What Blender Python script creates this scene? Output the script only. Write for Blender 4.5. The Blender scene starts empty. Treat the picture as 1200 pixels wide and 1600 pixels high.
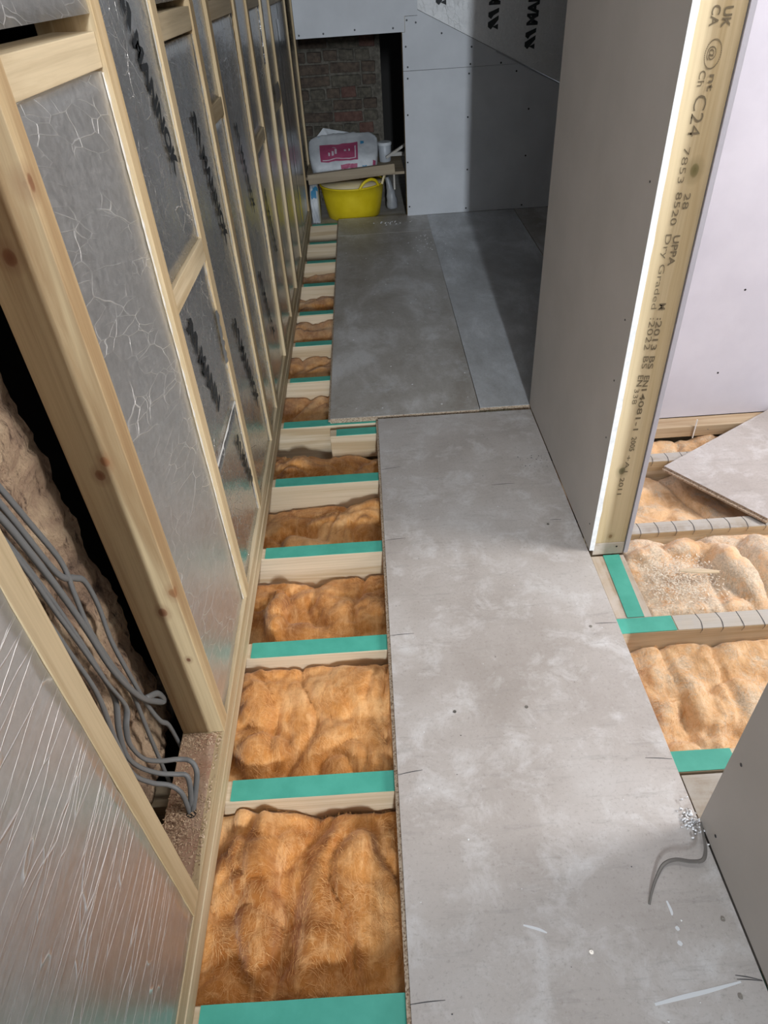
import bpy, bmesh, math, random
from mathutils import Vector, Matrix, noise, Euler
random.seed(7)
S = bpy.context.scene
COL = S.collection

# ---------------------------------------------------------------- camera
cam_d = bpy.data.cameras.new('camera'); cam = bpy.data.objects.new('camera', cam_d); COL.objects.link(cam)
AX = [(0.99774703, -0.06701286, -0.00318529), (-0.03982284, -0.62979077, 0.77574334), (-0.05399084, -0.77386876, -0.63104051)]
# rows: world x, y, z expressed in a camera frame with x right, y down, z forward
M = Matrix(((AX[0][0], -AX[0][1], -AX[0][2], 0), (AX[1][0], -AX[1][1], -AX[1][2], 0), (AX[2][0], -AX[2][1], -AX[2][2], 1.4), (0, 0, 0, 1)))
cam.matrix_world = M
cam_d.sensor_fit = 'VERTICAL'; cam_d.sensor_height = 36.0
cam_d.lens = 36.0 * 1051.9125 / 1600.0
cam_d.clip_start = 0.02; cam_d.clip_end = 100
S.camera = cam

# ---------------------------------------------------------------- light
w = bpy.data.worlds.new('world'); S.world = w; w.use_nodes = True
w.node_tree.nodes['Background'].inputs[0].default_value = (0.80, 0.88, 1.0, 1)
w.node_tree.nodes['Background'].inputs[1].default_value = 0.54

def area(name, loc, target, sx, sy, power, col):
    d = bpy.data.lights.new(name, 'AREA'); d.shape = 'RECTANGLE'; d.size = sx; d.size_y = sy; d.energy = power; d.color = col
    o = bpy.data.objects.new(name, d); COL.objects.link(o); o.location = loc
    o.rotation_euler = (Vector(target) - Vector(loc)).to_track_quat('-Z', 'Y').to_euler()
    return o
area('corridor_window_light', (0.255, -6.0, 2.75), (0.42, 4.0, 0.6), 0.16, 0.9, 500, (0.84, 0.92, 1.0))
area('side_room_window_light', (2.75, 1.0, 1.75), (0.3, 1.15, 0.0), 0.9, 0.9, 92, (1.0, 0.95, 0.915))
area('overhead_fill_light', (0.46, 0.95, 2.27), (-0.16, 1.3, 0.0), 0.22, 0.8, 15, (1.0, 0.97, 0.94))  # unseen fill light added under the ceiling to shape the shading

S.view_settings.view_transform = 'Standard'; S.view_settings.look = 'None'
S.view_settings.exposure = -0.12; S.view_settings.gamma = 1.0; S.view_settings.use_curve_mapping = False

# ---------------------------------------------------------------- materials
def new_mat(name):
    m = bpy.data.materials.new(name); m.use_nodes = True
    nt = m.node_tree; b = nt.nodes['Principled BSDF']
    return m, nt, b
def N(nt, t, **kw):
    n = nt.nodes.new(t)
    for k, v in kw.items():
        if k.startswith('i_'):
            n.inputs[k[2:].replace('_', ' ')].default_value = v
        else: setattr(n, k, v)
    return n
def ramp(nt, src, stops):
    r = nt.nodes.new('ShaderNodeValToRGB'); e = r.color_ramp.elements
    while len(e) > 1: e.remove(e[-1])
    e[0].position = stops[0][0]; e[0].color = tuple(stops[0][1]) + (1,)
    for p, c in stops[1:]:
        q = e.new(p); q.color = tuple(c) + (1,)
    nt.links.new(src, r.inputs[0]); return r.outputs[0]
def g(v): return (v, v, v)
def coords(nt, scale=(1, 1, 1), rnd=True):
    tc = nt.nodes.new('ShaderNodeTexCoord'); mp = nt.nodes.new('ShaderNodeMapping'); mp.inputs['Scale'].default_value = scale
    if rnd:
        oi = nt.nodes.new('ShaderNodeObjectInfo'); mu = N(nt, 'ShaderNodeVectorMath', operation='SCALE'); mu.inputs[0].default_value = (7.3, 5.1, 9.7)
        nt.links.new(oi.outputs['Random'], mu.inputs['Scale'])
        ad = N(nt, 'ShaderNodeVectorMath', operation='ADD'); nt.links.new(tc.outputs['Object'], ad.inputs[0]); nt.links.new(mu.outputs[0], ad.inputs[1])
        nt.links.new(ad.outputs[0], mp.inputs[0])
    else: nt.links.new(tc.outputs['Object'], mp.inputs[0])
    return mp.outputs[0]
def mix(nt, fac, a, b, mode='MIX'):
    m = nt.nodes.new('ShaderNodeMix'); m.data_type = 'RGBA'; m.blend_type = mode
    for sock, v in ((m.inputs[0], fac), (m.inputs[6], a), (m.inputs[7], b)):
        if isinstance(v, (int, float)): sock.default_value = v
        elif isinstance(v, tuple): sock.default_value = v if len(v) == 4 else v + (1,)
        else: nt.links.new(v, sock)
    return m.outputs[2]
def noise_t(nt, vec, scale, detail=4, rough=0.55, dist=0):
    n = nt.nodes.new('ShaderNodeTexNoise'); n.inputs['Scale'].default_value = scale; n.inputs['Detail'].default_value = detail
    n.inputs['Roughness'].default_value = rough; n.inputs['Distortion'].default_value = dist
    if vec is not None: nt.links.new(vec, n.inputs['Vector'])
    return n.outputs['Fac']
def bump(nt, b, h, strength, dist=0.01, prev=None):
    n = nt.nodes.new('ShaderNodeBump'); n.inputs['Strength'].default_value = strength; n.inputs['Distance'].default_value = dist
    nt.links.new(h, n.inputs['Height'])
    if prev is not None: nt.links.new(prev, n.inputs['Normal'])
    nt.links.new(n.outputs[0], b.inputs['Normal']); return n.outputs[0]

def wood(name, light, dark, axis, knots=(), rough=0.6, dust=None, lines=1.0):
    """grain runs along axis; knots = (point, radius) in object space"""
    m, nt, b = new_mat(name)
    sc = [22, 22, 22]; sc[axis] = 0.9
    v = coords(nt, tuple(sc), rnd=not knots)
    n1 = noise_t(nt, v, 1.0, 6, 0.6, 0.6)
    sc2 = [160, 160, 160]; sc2[axis] = 3
    n2 = noise_t(nt, coords(nt, tuple(sc2)), 1.0, 3, 0.6)
    sc3 = [5, 5, 5]; sc3[axis] = 1.2
    n3 = noise_t(nt, coords(nt, tuple(sc3)), 1.0, 2)
    c = ramp(nt, n1, [(0.36, dark), (0.52, light), (0.75, tuple(min(1, x * 1.1) for x in light))])
    c = mix(nt, ramp(nt, n3, [(0.45, g(0)), (0.75, g(0.5))]), c, tuple(d * 0.9 for d in dark))
    c = mix(nt, ramp(nt, n2, [(0.3, g(0.28 * lines)), (0.6, g(0))]), c, tuple(d * 0.7 for d in dark))
    for (p, r, col) in knots:
        tc = nt.nodes.new('ShaderNodeTexCoord')
        s = N(nt, 'ShaderNodeVectorMath', operation='SUBTRACT'); nt.links.new(tc.outputs['Object'], s.inputs[0]); s.inputs[1].default_value = p
        ss = [1.0, 1.0, 1.0]; ss[axis] = 0.72
        mu = N(nt, 'ShaderNodeVectorMath', operation='MULTIPLY'); nt.links.new(s.outputs[0], mu.inputs[0]); mu.inputs[1].default_value = ss
        nz = nt.nodes.new('ShaderNodeTexNoise'); nz.inputs['Scale'].default_value = 60; nt.links.new(tc.outputs['Object'], nz.inputs['Vector'])
        L = N(nt, 'ShaderNodeVectorMath', operation='LENGTH'); nt.links.new(mu.outputs[0], L.inputs[0])
        ad = N(nt, 'ShaderNodeMath', operation='MULTIPLY_ADD'); nt.links.new(nz.outputs['Fac'], ad.inputs[0]); ad.inputs[1].default_value = 0.5 * r; nt.links.new(L.outputs['Value'], ad.inputs[2])
        dv = N(nt, 'ShaderNodeMath', operation='DIVIDE'); nt.links.new(ad.outputs[0], dv.inputs[0]); dv.inputs[1].default_value = r * 2.4
        k = ramp(nt, dv.outputs[0], [(0.22, g(1)), (0.42, g(0.85)), (0.52, g(0.35)), (0.75, g(0.2)), (1.0, g(0))])
        c = mix(nt, k, c, col)
    if dust:
        nd = noise_t(nt, coords(nt), 14, 5, 0.65)
        c = mix(nt, ramp(nt, nd, [(0.35, g(0)), (0.62, g(1))]), c, dust)
    nt.links.new(c, b.inputs['Base Color']); b.inputs['Roughness'].default_value = rough
    b.inputs['Specular IOR Level'].default_value = 0.3
    bump(nt, b, n2, 0.12, 0.002)
    return m
PINE_L, PINE_D = (0.60, 0.47, 0.29), (0.40, 0.27, 0.13)
RED = (0.20, 0.085, 0.04)
woodX = wood('pine_along_x', (0.64, 0.53, 0.38), (0.46, 0.34, 0.20), 0)
woodY = wood('pine_along_y', (0.62, 0.51, 0.34), (0.44, 0.33, 0.19), 1)
woodZ = wood('pine_along_z', (0.60, 0.47, 0.29), (0.44, 0.31, 0.16), 2)
woodZn = wood('pine_nearest_stud', (0.53, 0.40, 0.23), (0.34, 0.22, 0.11), 2, knots=[((-0.445, 0.875, 0.80), 0.0085, RED), ((-0.43, 0.875, 0.825), 0.008, (0.28, 0.12, 0.05)), ((-0.43, 0.875, 0.48), 0.009, RED), ((-0.398, 0.88, 0.53), 0.010, (0.26, 0.12, 0.05)), ((-0.45, 0.875, 1.14), 0.0095, RED), ((-0.415, 0.875, 0.34), 0.005, (0.15, 0.06, 0.03)), ((-0.40, 0.885, 1.22), 0.010, RED)])
woodPost = wood('pine_stamped_post', (0.60, 0.48, 0.30), (0.46, 0.34, 0.18), 2, lines=0.6, knots=[((0.662, 1.45, 1.045), 0.0105, (0.16, 0.13, 0.05)), ((0.642, 1.45, 0.305), 0.0095, (0.14, 0.12, 0.06)), ((0.648, 1.45, 0.07), 0.006, (0.24, 0.15, 0.07))])
woodOld = wood('grey_site_timber', (0.46, 0.42, 0.36), (0.30, 0.25, 0.19), 0, dust=(0.44, 0.42, 0.39))
woodOldY = wood('dusty_timber_along_y', (0.50, 0.42, 0.33), (0.36, 0.27, 0.18), 1, dust=(0.50, 0.44, 0.38))
woodRed = wood('reddish_plate_timber', (0.42, 0.26, 0.18), (0.30, 0.16, 0.10), 1, dust=(0.40, 0.28, 0.20))
woodOS = wood('oak_brown_plank', (0.36, 0.29, 0.20), (0.24, 0.18, 0.12), 0)

def foil_mat(name, crease_rot, base=0.50, rough=0.26, seed=0, sc_=(1, 0.5, 1), lo=0.47, met0=0.86, k2=0.7):
    m, nt, b = new_mat(name)
    tc = nt.nodes.new('ShaderNodeTexCoord')
    mp = nt.nodes.new('ShaderNodeMapping'); mp.inputs['Rotation'].default_value = crease_rot; mp.inputs['Location'].default_value = (seed, seed * 2, seed)
    nt.links.new(tc.outputs['Object'], mp.inputs[0])
    mp2 = nt.nodes.new('ShaderNodeMapping'); mp2.inputs['Scale'].default_value = sc_; nt.links.new(mp.outputs[0], mp2.inputs[0])
    # warp
    nz = nt.nodes.new('ShaderNodeTexNoise'); nz.inputs['Scale'].default_value = 9; nz.inputs['Detail'].default_value = 3; nt.links.new(mp2.outputs[0], nz.inputs['Vector'])
    sc = N(nt, 'ShaderNodeVectorMath', operation='SCALE'); sc.inputs['Scale'].default_value = 0.045; nt.links.new(nz.outputs['Color'], sc.inputs[0])
    ad = N(nt, 'ShaderNodeVectorMath', operation='ADD'); nt.links.new(mp2.outputs[0], ad.inputs[0]); nt.links.new(sc.outputs[0], ad.inputs[1])
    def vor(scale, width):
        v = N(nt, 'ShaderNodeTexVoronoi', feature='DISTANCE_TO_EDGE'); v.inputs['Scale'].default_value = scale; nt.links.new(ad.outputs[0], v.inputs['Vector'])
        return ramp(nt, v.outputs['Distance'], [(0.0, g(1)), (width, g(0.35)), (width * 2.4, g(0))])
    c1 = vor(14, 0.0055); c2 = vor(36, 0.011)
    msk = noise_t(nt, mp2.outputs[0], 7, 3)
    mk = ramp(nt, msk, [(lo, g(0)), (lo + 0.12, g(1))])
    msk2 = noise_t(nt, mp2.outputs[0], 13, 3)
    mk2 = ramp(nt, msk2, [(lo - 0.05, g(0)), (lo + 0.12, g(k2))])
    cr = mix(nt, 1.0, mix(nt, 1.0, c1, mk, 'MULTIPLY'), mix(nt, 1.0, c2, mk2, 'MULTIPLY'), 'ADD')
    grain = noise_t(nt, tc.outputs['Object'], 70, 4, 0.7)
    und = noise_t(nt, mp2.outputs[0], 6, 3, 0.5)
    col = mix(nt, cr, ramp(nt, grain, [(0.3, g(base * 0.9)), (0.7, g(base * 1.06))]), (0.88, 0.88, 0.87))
    nt.links.new(col, b.inputs['Base Color'])
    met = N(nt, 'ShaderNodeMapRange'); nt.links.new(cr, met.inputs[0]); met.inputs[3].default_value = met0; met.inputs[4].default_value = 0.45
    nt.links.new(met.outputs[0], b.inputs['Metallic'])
    rr = N(nt, 'ShaderNodeMapRange'); nt.links.new(grain, rr.inputs[0]); rr.inputs[3].default_value = rough * 0.8; rr.inputs[4].default_value = rough * 1.3
    nt.links.new(rr.outputs[0], b.inputs['Roughness'])
    p = bump(nt, b, und, 0.22, 0.02)
    p = bump(nt, b, noise_t(nt, ad.outputs[0], 28, 5, 0.65), 0.30, 0.006, p)
    p = bump(nt, b, cr, 0.6, 0.0025, p)
    bump(nt, b, grain, 0.05, 0.002, p)
    return m
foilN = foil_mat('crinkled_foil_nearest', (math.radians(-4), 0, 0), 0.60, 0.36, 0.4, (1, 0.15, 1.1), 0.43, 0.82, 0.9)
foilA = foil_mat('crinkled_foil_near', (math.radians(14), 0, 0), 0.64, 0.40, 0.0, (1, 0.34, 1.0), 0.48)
foilB = foil_mat('crinkled_foil', (math.radians(30), 0, 0), 0.56, 0.25, 1.7, (1, 0.7, 1), 0.50)
foilC = foil_mat('crinkled_foil_far', (math.radians(-8), 0, 0), 0.54, 0.24, 3.1, (1, 0.7, 1), 0.50)
foilS = foil_mat('slope_foil', (0, math.radians(20), 0), 0.66, 0.50, 5.1, (1, 1, 0.6), 0.50, 0.62)

def simple(name, col, rough=0.6, metal=0.0, spec=0.5):
    m, nt, b = new_mat(name); b.inputs['Base Color'].default_value = tuple(col) + (1,)
    b.inputs['Roughness'].default_value = rough; b.inputs['Metallic'].default_value = metal; b.inputs['Specular IOR Level'].default_value = spec
    return m
def mottled(name, c0, c1, scale=20, rough=0.7, bs=0.1, bd=0.002, detail=5, spec=0.4, stops=(0.35, 0.65)):
    m, nt, b = new_mat(name); v = coords(nt)
    n = noise_t(nt, v, scale, detail, 0.6)
    nt.links.new(ramp(nt, n, [(stops[0], c0), (stops[1], c1)]), b.inputs['Base Color'])
    b.inputs['Roughness'].default_value = rough; b.inputs['Specular IOR Level'].default_value = spec
    if bs: bump(nt, b, noise_t(nt, v, scale * 6, 4, 0.6), bs, bd)
    return m
plaster = mottled('grey_plasterboard_paper', (0.50, 0.475, 0.445), (0.54, 0.51, 0.48), 5, 0.75, 0.04, 0.001)
plasterB = mottled('pale_plasterboard_paper', (0.50, 0.51, 0.53), (0.56, 0.57, 0.59), 4, 0.75, 0.04, 0.001)
plasterL = mottled('lilac_plasterboard_paper', (0.55, 0.535, 0.60), (0.61, 0.595, 0.66), 4, 0.7, 0.03, 0.001)
gypsum = mottled('white_gypsum_core', (0.74, 0.74, 0.73), (0.88, 0.88, 0.87), 60, 0.9, 0.4, 0.002)
teal = mottled('green_joist_tape', (0.060, 0.345, 0.265), (0.08, 0.41, 0.32), 16, 0.45, 0.05, 0.001)
black = simple('black_print', (0.012, 0.014, 0.016), 0.5)
stamp = simple('brown_black_stamp_ink', (0.17, 0.13, 0.075), 0.8)
steel = simple('zinc_screw', (0.45, 0.44, 0.42), 0.35, 1.0)
darkscrew = simple('black_phosphate_screw', (0.02, 0.02, 0.022), 0.4, 0.5)
pencil = simple('pencil_line', (0.055, 0.055, 0.06), 0.6)
pvc = simple('grey_pvc_sheath', (0.15, 0.158, 0.163), 0.5)
darkmat = simple('painted_dark', (0.02, 0.018, 0.016), 0.9)  # near-black colour stands in for the darkness of unlit gaps and depth
yellow = mottled('yellow_rubber', (0.72, 0.54, 0.01), (0.80, 0.62, 0.02), 12, 0.45, 0.05, 0.002)
cream = mottled('cream_yellow_rubber', (0.80, 0.66, 0.36), (0.84, 0.72, 0.48), 14, 0.7, 0.05, 0.002)  # paler cream colour for the tub's inside and one handle
bagwhite = mottled('white_paper_bag', (0.46, 0.48, 0.51), (0.62, 0.64, 0.66), 10, 0.5, 0.1, 0.004)
magenta = mottled('magenta_label_print', (0.34, 0.06, 0.13), (0.40, 0.08, 0.16), 20, 0.5, 0)
blueprint = simple('blue_label_print', (0.05, 0.24, 0.42), 0.5)
whiteprint = simple('white_print', (0.62, 0.55, 0.60), 0.6)
clearbag = simple('greyish_plastic', (0.30, 0.31, 0.33), 0.35)
chipcore = None
def chip_mats():
    m, nt, b = new_mat('chipboard_top'); v = coords(nt)
    tc = nt.nodes.new('ShaderNodeTexCoord')
    n1 = noise_t(nt, v, 2.6, 5, 0.62); n2 = noise_t(nt, v, 11, 6, 0.7, 0.4); n3 = noise_t(nt, v, 130, 4, 0.75)
    n4 = noise_t(nt, coords(nt, (4, 26, 1)), 2.2, 5, 0.7)
    c = ramp(nt, n1, [(0.32, (0.35, 0.315, 0.288)), (0.50, (0.43, 0.395, 0.37)), (0.68, (0.49, 0.463, 0.445))])
    c = mix(nt, ramp(nt, n2, [(0.50, g(0)), (0.72, g(0.75))]), c, (0.62, 0.61, 0.605))
    c = mix(nt, ramp(nt, n4, [(0.56, g(0)), (0.72, g(0.45))]), c, (0.27, 0.25, 0.235))
    c = mix(nt, ramp(nt, n3, [(0.28, g(0.45)), (0.45, g(0))]), c, (0.20, 0.175, 0.155))
    c = mix(nt, ramp(nt, n3, [(0.60, g(0)), (0.74, g(0.35))]), c, (0.62, 0.60, 0.58))
    nt.links.new(c, b.inputs['Base Color'])
    rr = N(nt, 'ShaderNodeMapRange'); nt.links.new(n2, rr.inputs[0]); rr.inputs[3].default_value = 0.34; rr.inputs[4].default_value = 0.58
    nt.links.new(rr.outputs[0], b.inputs['Roughness']); b.inputs['Specular IOR Level'].default_value = 0.5
    p = bump(nt, b, n3, 0.10, 0.002)
    m2, nt2, b2 = new_mat('chipboard_core'); v = coords(nt2)
    vo = N(nt2, 'ShaderNodeTexVoronoi'); vo.inputs['Scale'].default_value = 330; nt2.links.new(v, vo.inputs['Vector'])
    sp = N(nt2, 'ShaderNodeSeparateColor'); nt2.links.new(vo.outputs['Color'], sp.inputs[0])
    nt2.links.new(ramp(nt2, sp.outputs[0], [(0.0, (0.16, 0.10, 0.06)), (0.35, (0.36, 0.27, 0.19)), (1.0, (0.50, 0.41, 0.31))]), b2.inputs['Base Color'])
    b2.inputs['Roughness'].default_value = 0.9; bump(nt2, b2, sp.outputs[0], 0.5, 0.002)
    m3, nt3, b3 = new_mat('chipboard_top_dusty'); v = coords(nt3)
    n1 = noise_t(nt3, coords(nt3, (3.0, 1.6, 1)), 1.3, 6, 0.68, 0.3); n2 = noise_t(nt3, v, 9, 6, 0.75); n3 = noise_t(nt3, v, 110, 4, 0.75)
    c = ramp(nt3, n1, [(0.36, (0.31, 0.28, 0.24)), (0.52, (0.41, 0.385, 0.355)), (0.64, (0.56, 0.545, 0.53))])
    c = mix(nt3, ramp(nt3, n2, [(0.54, g(0)), (0.70, g(0.8))]), c, (0.52, 0.52, 0.52))
    c = mix(nt3, ramp(nt3, n3, [(0.28, g(0.45)), (0.45, g(0))]), c, (0.15, 0.13, 0.11))
    nt3.links.new(c, b3.inputs['Base Color']); b3.inputs['Roughness'].default_value = 0.42
    bump(nt3, b3, n3, 0.10, 0.002)
    m4 = m3.copy(); m4.name = 'chipboard_top_plaster_dusty'
    for nd in m4.node_tree.nodes:
        if nd.type == 'VALTORGB' and len(nd.color_ramp.elements) == 3:
            for e_, cc in zip(nd.color_ramp.elements, ((0.38, 0.38, 0.38), (0.50, 0.51, 0.52), (0.66, 0.67, 0.69))): e_.color = cc + (1,)
    return m, m2, m3, m4
chiptop, chipcore, chipdusty, chippale = chip_mats()

def wool_mat(name, dark, mid, pale, dust=None, dusty=0.0):
    m, nt, b = new_mat(name); v = coords(nt)
    n1 = noise_t(nt, v, 5.5, 5, 0.6, 0.8); n2 = noise_t(nt, v, 24, 6, 0.7, 1.6); n3 = noise_t(nt, coords(nt, (1, 1, 1)), 260, 3, 0.8)
    c = ramp(nt, n1, [(0.30, dark), (0.50, mid), (0.70, pale)])
    c = mix(nt, ramp(nt, n2, [(0.46, g(0)), (0.76, g(0.5))]), c, tuple(min(1, x * 1.1) for x in pale))
    c = mix(nt, ramp(nt, n2, [(0.26, g(0.6)), (0.42, g(0))]), c, dark)
    c = mix(nt, ramp(nt, n3, [(0.35, g(0.22)), (0.55, g(0))]), c, dark)
    if dust:
        nd = noise_t(nt, v, 9, 6, 0.75)
        nd2 = noise_t(nt, v, 160, 3, 0.8)
        c = mix(nt, ramp(nt, nd, [(0.56 - dusty, g(0)), (0.66 - dusty, g(0.8))]), c, ramp(nt, nd2, [(0.38, tuple(x * 0.62 for x in dust)), (0.60, dust)]))
    nt.links.new(c, b.inputs['Base Color']); b.inputs['Roughness'].default_value = 1.0; b.inputs['Specular IOR Level'].default_value = 0.1
    b.inputs['Sheen Weight'].default_value = 0.25
    b.inputs['Subsurface Weight'].default_value = 0.0
    n5 = noise_t(nt, coords(nt, (30, 5, 8)), 1.6, 6, 0.75, 1.0)
    c = mix(nt, ramp(nt, n5, [(0.52, g(0)), (0.68, g(0.42))]), c, tuple(min(1, x * 1.12) for x in pale))
    c = mix(nt, ramp(nt, n5, [(0.32, g(0.4)), (0.46, g(0))]), c, dark)
    nt.links.new(c, b.inputs['Base Color'])
    p = bump(nt, b, n2, 0.35, 0.010)
    p = bump(nt, b, n5, 0.35, 0.006, p)
    bump(nt, b, n3, 0.35, 0.003, p)
    return m
wool = wool_mat('orange_mineral_wool', (0.34, 0.115, 0.022), (0.62, 0.275, 0.075), (0.86, 0.53, 0.25))
woolP = wool_mat('dusty_mineral_wool', (0.45, 0.25, 0.11), (0.76, 0.49, 0.26), (0.86, 0.65, 0.43), dust=(0.72, 0.60, 0.45), dusty=0.04)
woolD = wool_mat('sawdust_covered_mineral_wool', (0.45, 0.25, 0.11), (0.78, 0.50, 0.28), (0.86, 0.66, 0.46), dust=(0.78, 0.68, 0.54), dusty=0.13)

wool_fib = mottled('pale_wool_fibre', (0.66, 0.32, 0.10), (0.82, 0.50, 0.22), 12, 0.8, 0)
def rough_wall_mat():
    m, nt, b = new_mat('rough_mortared_masonry'); v = coords(nt)
    n1 = noise_t(nt, v, 9, 6, 0.7, 0.6); n2 = noise_t(nt, coords(nt, (1, 2.2, 0.7)), 34, 6, 0.75)
    c = ramp(nt, n1, [(0.32, (0.13, 0.085, 0.065)), (0.46, (0.46, 0.32, 0.22)), (0.58, (0.62, 0.46, 0.31)), (0.72, (0.78, 0.64, 0.46))])
    c = mix(nt, ramp(nt, n2, [(0.34, g(0.95)), (0.47, g(0))]), c, (0.10, 0.06, 0.045))
    nt.links.new(c, b.inputs['Base Color']); b.inputs['Roughness'].default_value = 0.95
    p = bump(nt, b, n1, 0.8, 0.02); bump(nt, b, n2, 1.0, 0.014, p)
    return m
masonry = rough_wall_mat()
bricks_m = []
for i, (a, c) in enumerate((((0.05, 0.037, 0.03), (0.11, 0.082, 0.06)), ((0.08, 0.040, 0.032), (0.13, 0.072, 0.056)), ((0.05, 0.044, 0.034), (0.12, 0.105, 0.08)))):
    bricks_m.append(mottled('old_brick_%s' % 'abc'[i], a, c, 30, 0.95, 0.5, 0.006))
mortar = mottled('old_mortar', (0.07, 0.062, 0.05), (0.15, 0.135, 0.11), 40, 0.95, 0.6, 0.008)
sawdust = mottled('sawdust', (0.36, 0.24, 0.15), (0.62, 0.47, 0.33), 90, 0.95, 0.3, 0.003)
crumb = mottled('white_plaster_crumb', (0.55, 0.55, 0.56), (0.80, 0.80, 0.80), 60, 0.9, 0.3, 0.003)
chalk = simple('white_paint_smear', (0.66, 0.68, 0.70), 0.6)

# ---------------------------------------------------------------- object helpers
def root_of(o):
    while o.parent: o = o.parent
    return o
def obj(name, bm, mats, parent=None, origin=None, smooth=False):
    me = bpy.data.meshes.new(name)
    off = root_of(parent).location.copy() if parent is not None else Vector(origin or (0, 0, 0))
    if off.length: bmesh.ops.translate(bm, verts=bm.verts, vec=-off)
    bmesh.ops.recalc_face_normals(bm, faces=bm.faces)
    bm.to_mesh(me); bm.free()
    if smooth:
        for p in me.polygons: p.use_smooth = True
    for m in (mats if isinstance(mats, (list, tuple)) else [mats]): me.materials.append(m)
    o = bpy.data.objects.new(name, me); COL.objects.link(o)
    if parent is not None: o.parent = parent
    else: o.location = off
    return o
def thing(name, label, cat, loc, group=None):
    o = bpy.data.objects.new(name, None); COL.objects.link(o); o.location = loc; o.empty_display_size = 0.05
    return tag(o, label, cat, group)
def tag(o, label, cat, group=None, kind=None):
    o['label'] = label; o['category'] = cat
    if group: o['group'] = group
    if kind: o['kind'] = kind
    return o
def struct(name, loc=(0, 0, 0), label=None):
    o = bpy.data.objects.new(name, None); COL.objects.link(o); o.location = loc; o['kind'] = 'structure'
    o['label'] = label; o['category'] = 'wall' if name.startswith('wall') else name.split('_')[0]
    return o
def box(bm, x0, x1, y0, y1, z0, z1, bev=0.0, mi=0):
    vs = [bm.verts.new(p) for p in ((x0, y0, z0), (x1, y0, z0), (x1, y1, z0), (x0, y1, z0), (x0, y0, z1), (x1, y0, z1), (x1, y1, z1), (x0, y1, z1))]
    fs = [bm.faces.new([vs[i] for i in f]) for f in ((0, 3, 2, 1), (4, 5, 6, 7), (0, 1, 5, 4), (1, 2, 6, 5), (2, 3, 7, 6), (3, 0, 4, 7))]
    for f in fs: f.material_index = mi
    if bev:
        es = list({e for f in fs for e in f.edges})
        bmesh.ops.bevel(bm, geom=es, offset=bev, segments=2, affect='EDGES', profile=0.5)
    return vs
def B(*a, **k):
    bm = bmesh.new(); box(bm, *a, **k); return bm
def hull_prism(pts, axis, a, b, bev=0.0):
    """polygon pts extruded along axis between a and b"""
    bm = bmesh.new()
    def P(p, t):
        q = list(p); q.insert(axis, t); return q
    v0 = [bm.verts.new(P(p, a)) for p in pts]; v1 = [bm.verts.new(P(p, b)) for p in pts]
    bm.faces.new(v0); bm.faces.new(v1[::-1])
    n = len(pts)
    for i in range(n): bm.faces.new((v0[i], v1[i], v1[(i + 1) % n], v0[(i + 1) % n]))
    if bev: bmesh.ops.bevel(bm, geom=list(bm.edges), offset=bev, segments=1, affect='EDGES')
    return bm
def catmull(pts, n=8):
    P = [Vector(p) for p in pts]; P = [P[0] * 2 - P[1]] + P + [P[-1] * 2 - P[-2]]; out = []
    for i in range(1, len(P) - 2):
        for k in range(n):
            t = k / n; a, b, c, d = P[i - 1], P[i], P[i + 1], P[i + 2]
            out.append(0.5 * ((2 * b) + (-a + c) * t + (2 * a - 5 * b + 4 * c - d) * t * t + (-a + 3 * b - 3 * c + d) * t ** 3))
    out.append(P[-2]); return out
def tube(bm, pts, ra, rb=None, seg=8, up=(1, 0, 0), sm=8, taper=None, cap=True):
    """sweep an oval (ra across, rb along 'up') down a smooth path"""
    rb = rb or ra; C = catmull(pts, sm) if sm else [Vector(p) for p in pts]; rings = []; U = Vector(up)
    for i, p in enumerate(C):
        t = (C[min(i + 1, len(C) - 1)] - C[max(i - 1, 0)]).normalized()
        s = t.cross(U)
        if s.length < 1e-3: s = t.cross(Vector((0, 0, 1)))
        s.normalize(); n = s.cross(t).normalized()
        k = taper(i / (len(C) - 1)) if taper else 1
        rings.append([bm.verts.new(p + s * math.cos(a) * ra * k + n * math.sin(a) * rb * k) for a in [2 * math.pi * j / seg for j in range(seg)]])
    for r0, r1 in zip(rings, rings[1:]):
        for j in range(seg): bm.faces.new((r0[j], r0[(j + 1) % seg], r1[(j + 1) % seg], r1[j]))
    if cap: bm.faces.new(rings[0][::-1]); bm.faces.new(rings[-1])
def disc(bm, c, n, r, h=0.0008, seg=10, jitter=0.0):
    """thin countersunk screw head facing n"""
    n = Vector(n).normalized(); s = n.orthogonal().normalized(); t = n.cross(s); c = Vector(c)
    R = [[bm.verts.new(c + n * hh + (s * math.cos(2 * math.pi * j / seg) + t * math.sin(2 * math.pi * j / seg)) * rr) for j in range(seg)] for rr, hh in ((r, -0.0005), (r * 0.95, h), (r * 0.35, h), (r * 0.3, h * 0.2))]
    for a, b in zip(R, R[1:]):
        for j in range(seg): bm.faces.new((a[j], a[(j + 1) % seg], b[(j + 1) % seg], b[j]))
    bm.faces.new(R[-1])
_fcache = {}
def text_bm(txt, size, bold=0.0, sx=1.0):
    cu = bpy.data.curves.new('lettering', 'FONT'); cu.body = txt; cu.size = size; cu.offset = bold; cu.resolution_u = 3
    o = bpy.data.objects.new('lettering', cu); COL.objects.link(o)
    dg = bpy.context.evaluated_depsgraph_get(); me = bpy.data.meshes.new_from_object(o.evaluated_get(dg))
    bm = bmesh.new(); bm.from_mesh(me)
    COL.objects.unlink(o); bpy.data.objects.remove(o); bpy.data.curves.remove(cu); bpy.data.meshes.remove(me)
    for v in bm.verts: v.co.x *= sx
    return bm
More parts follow.
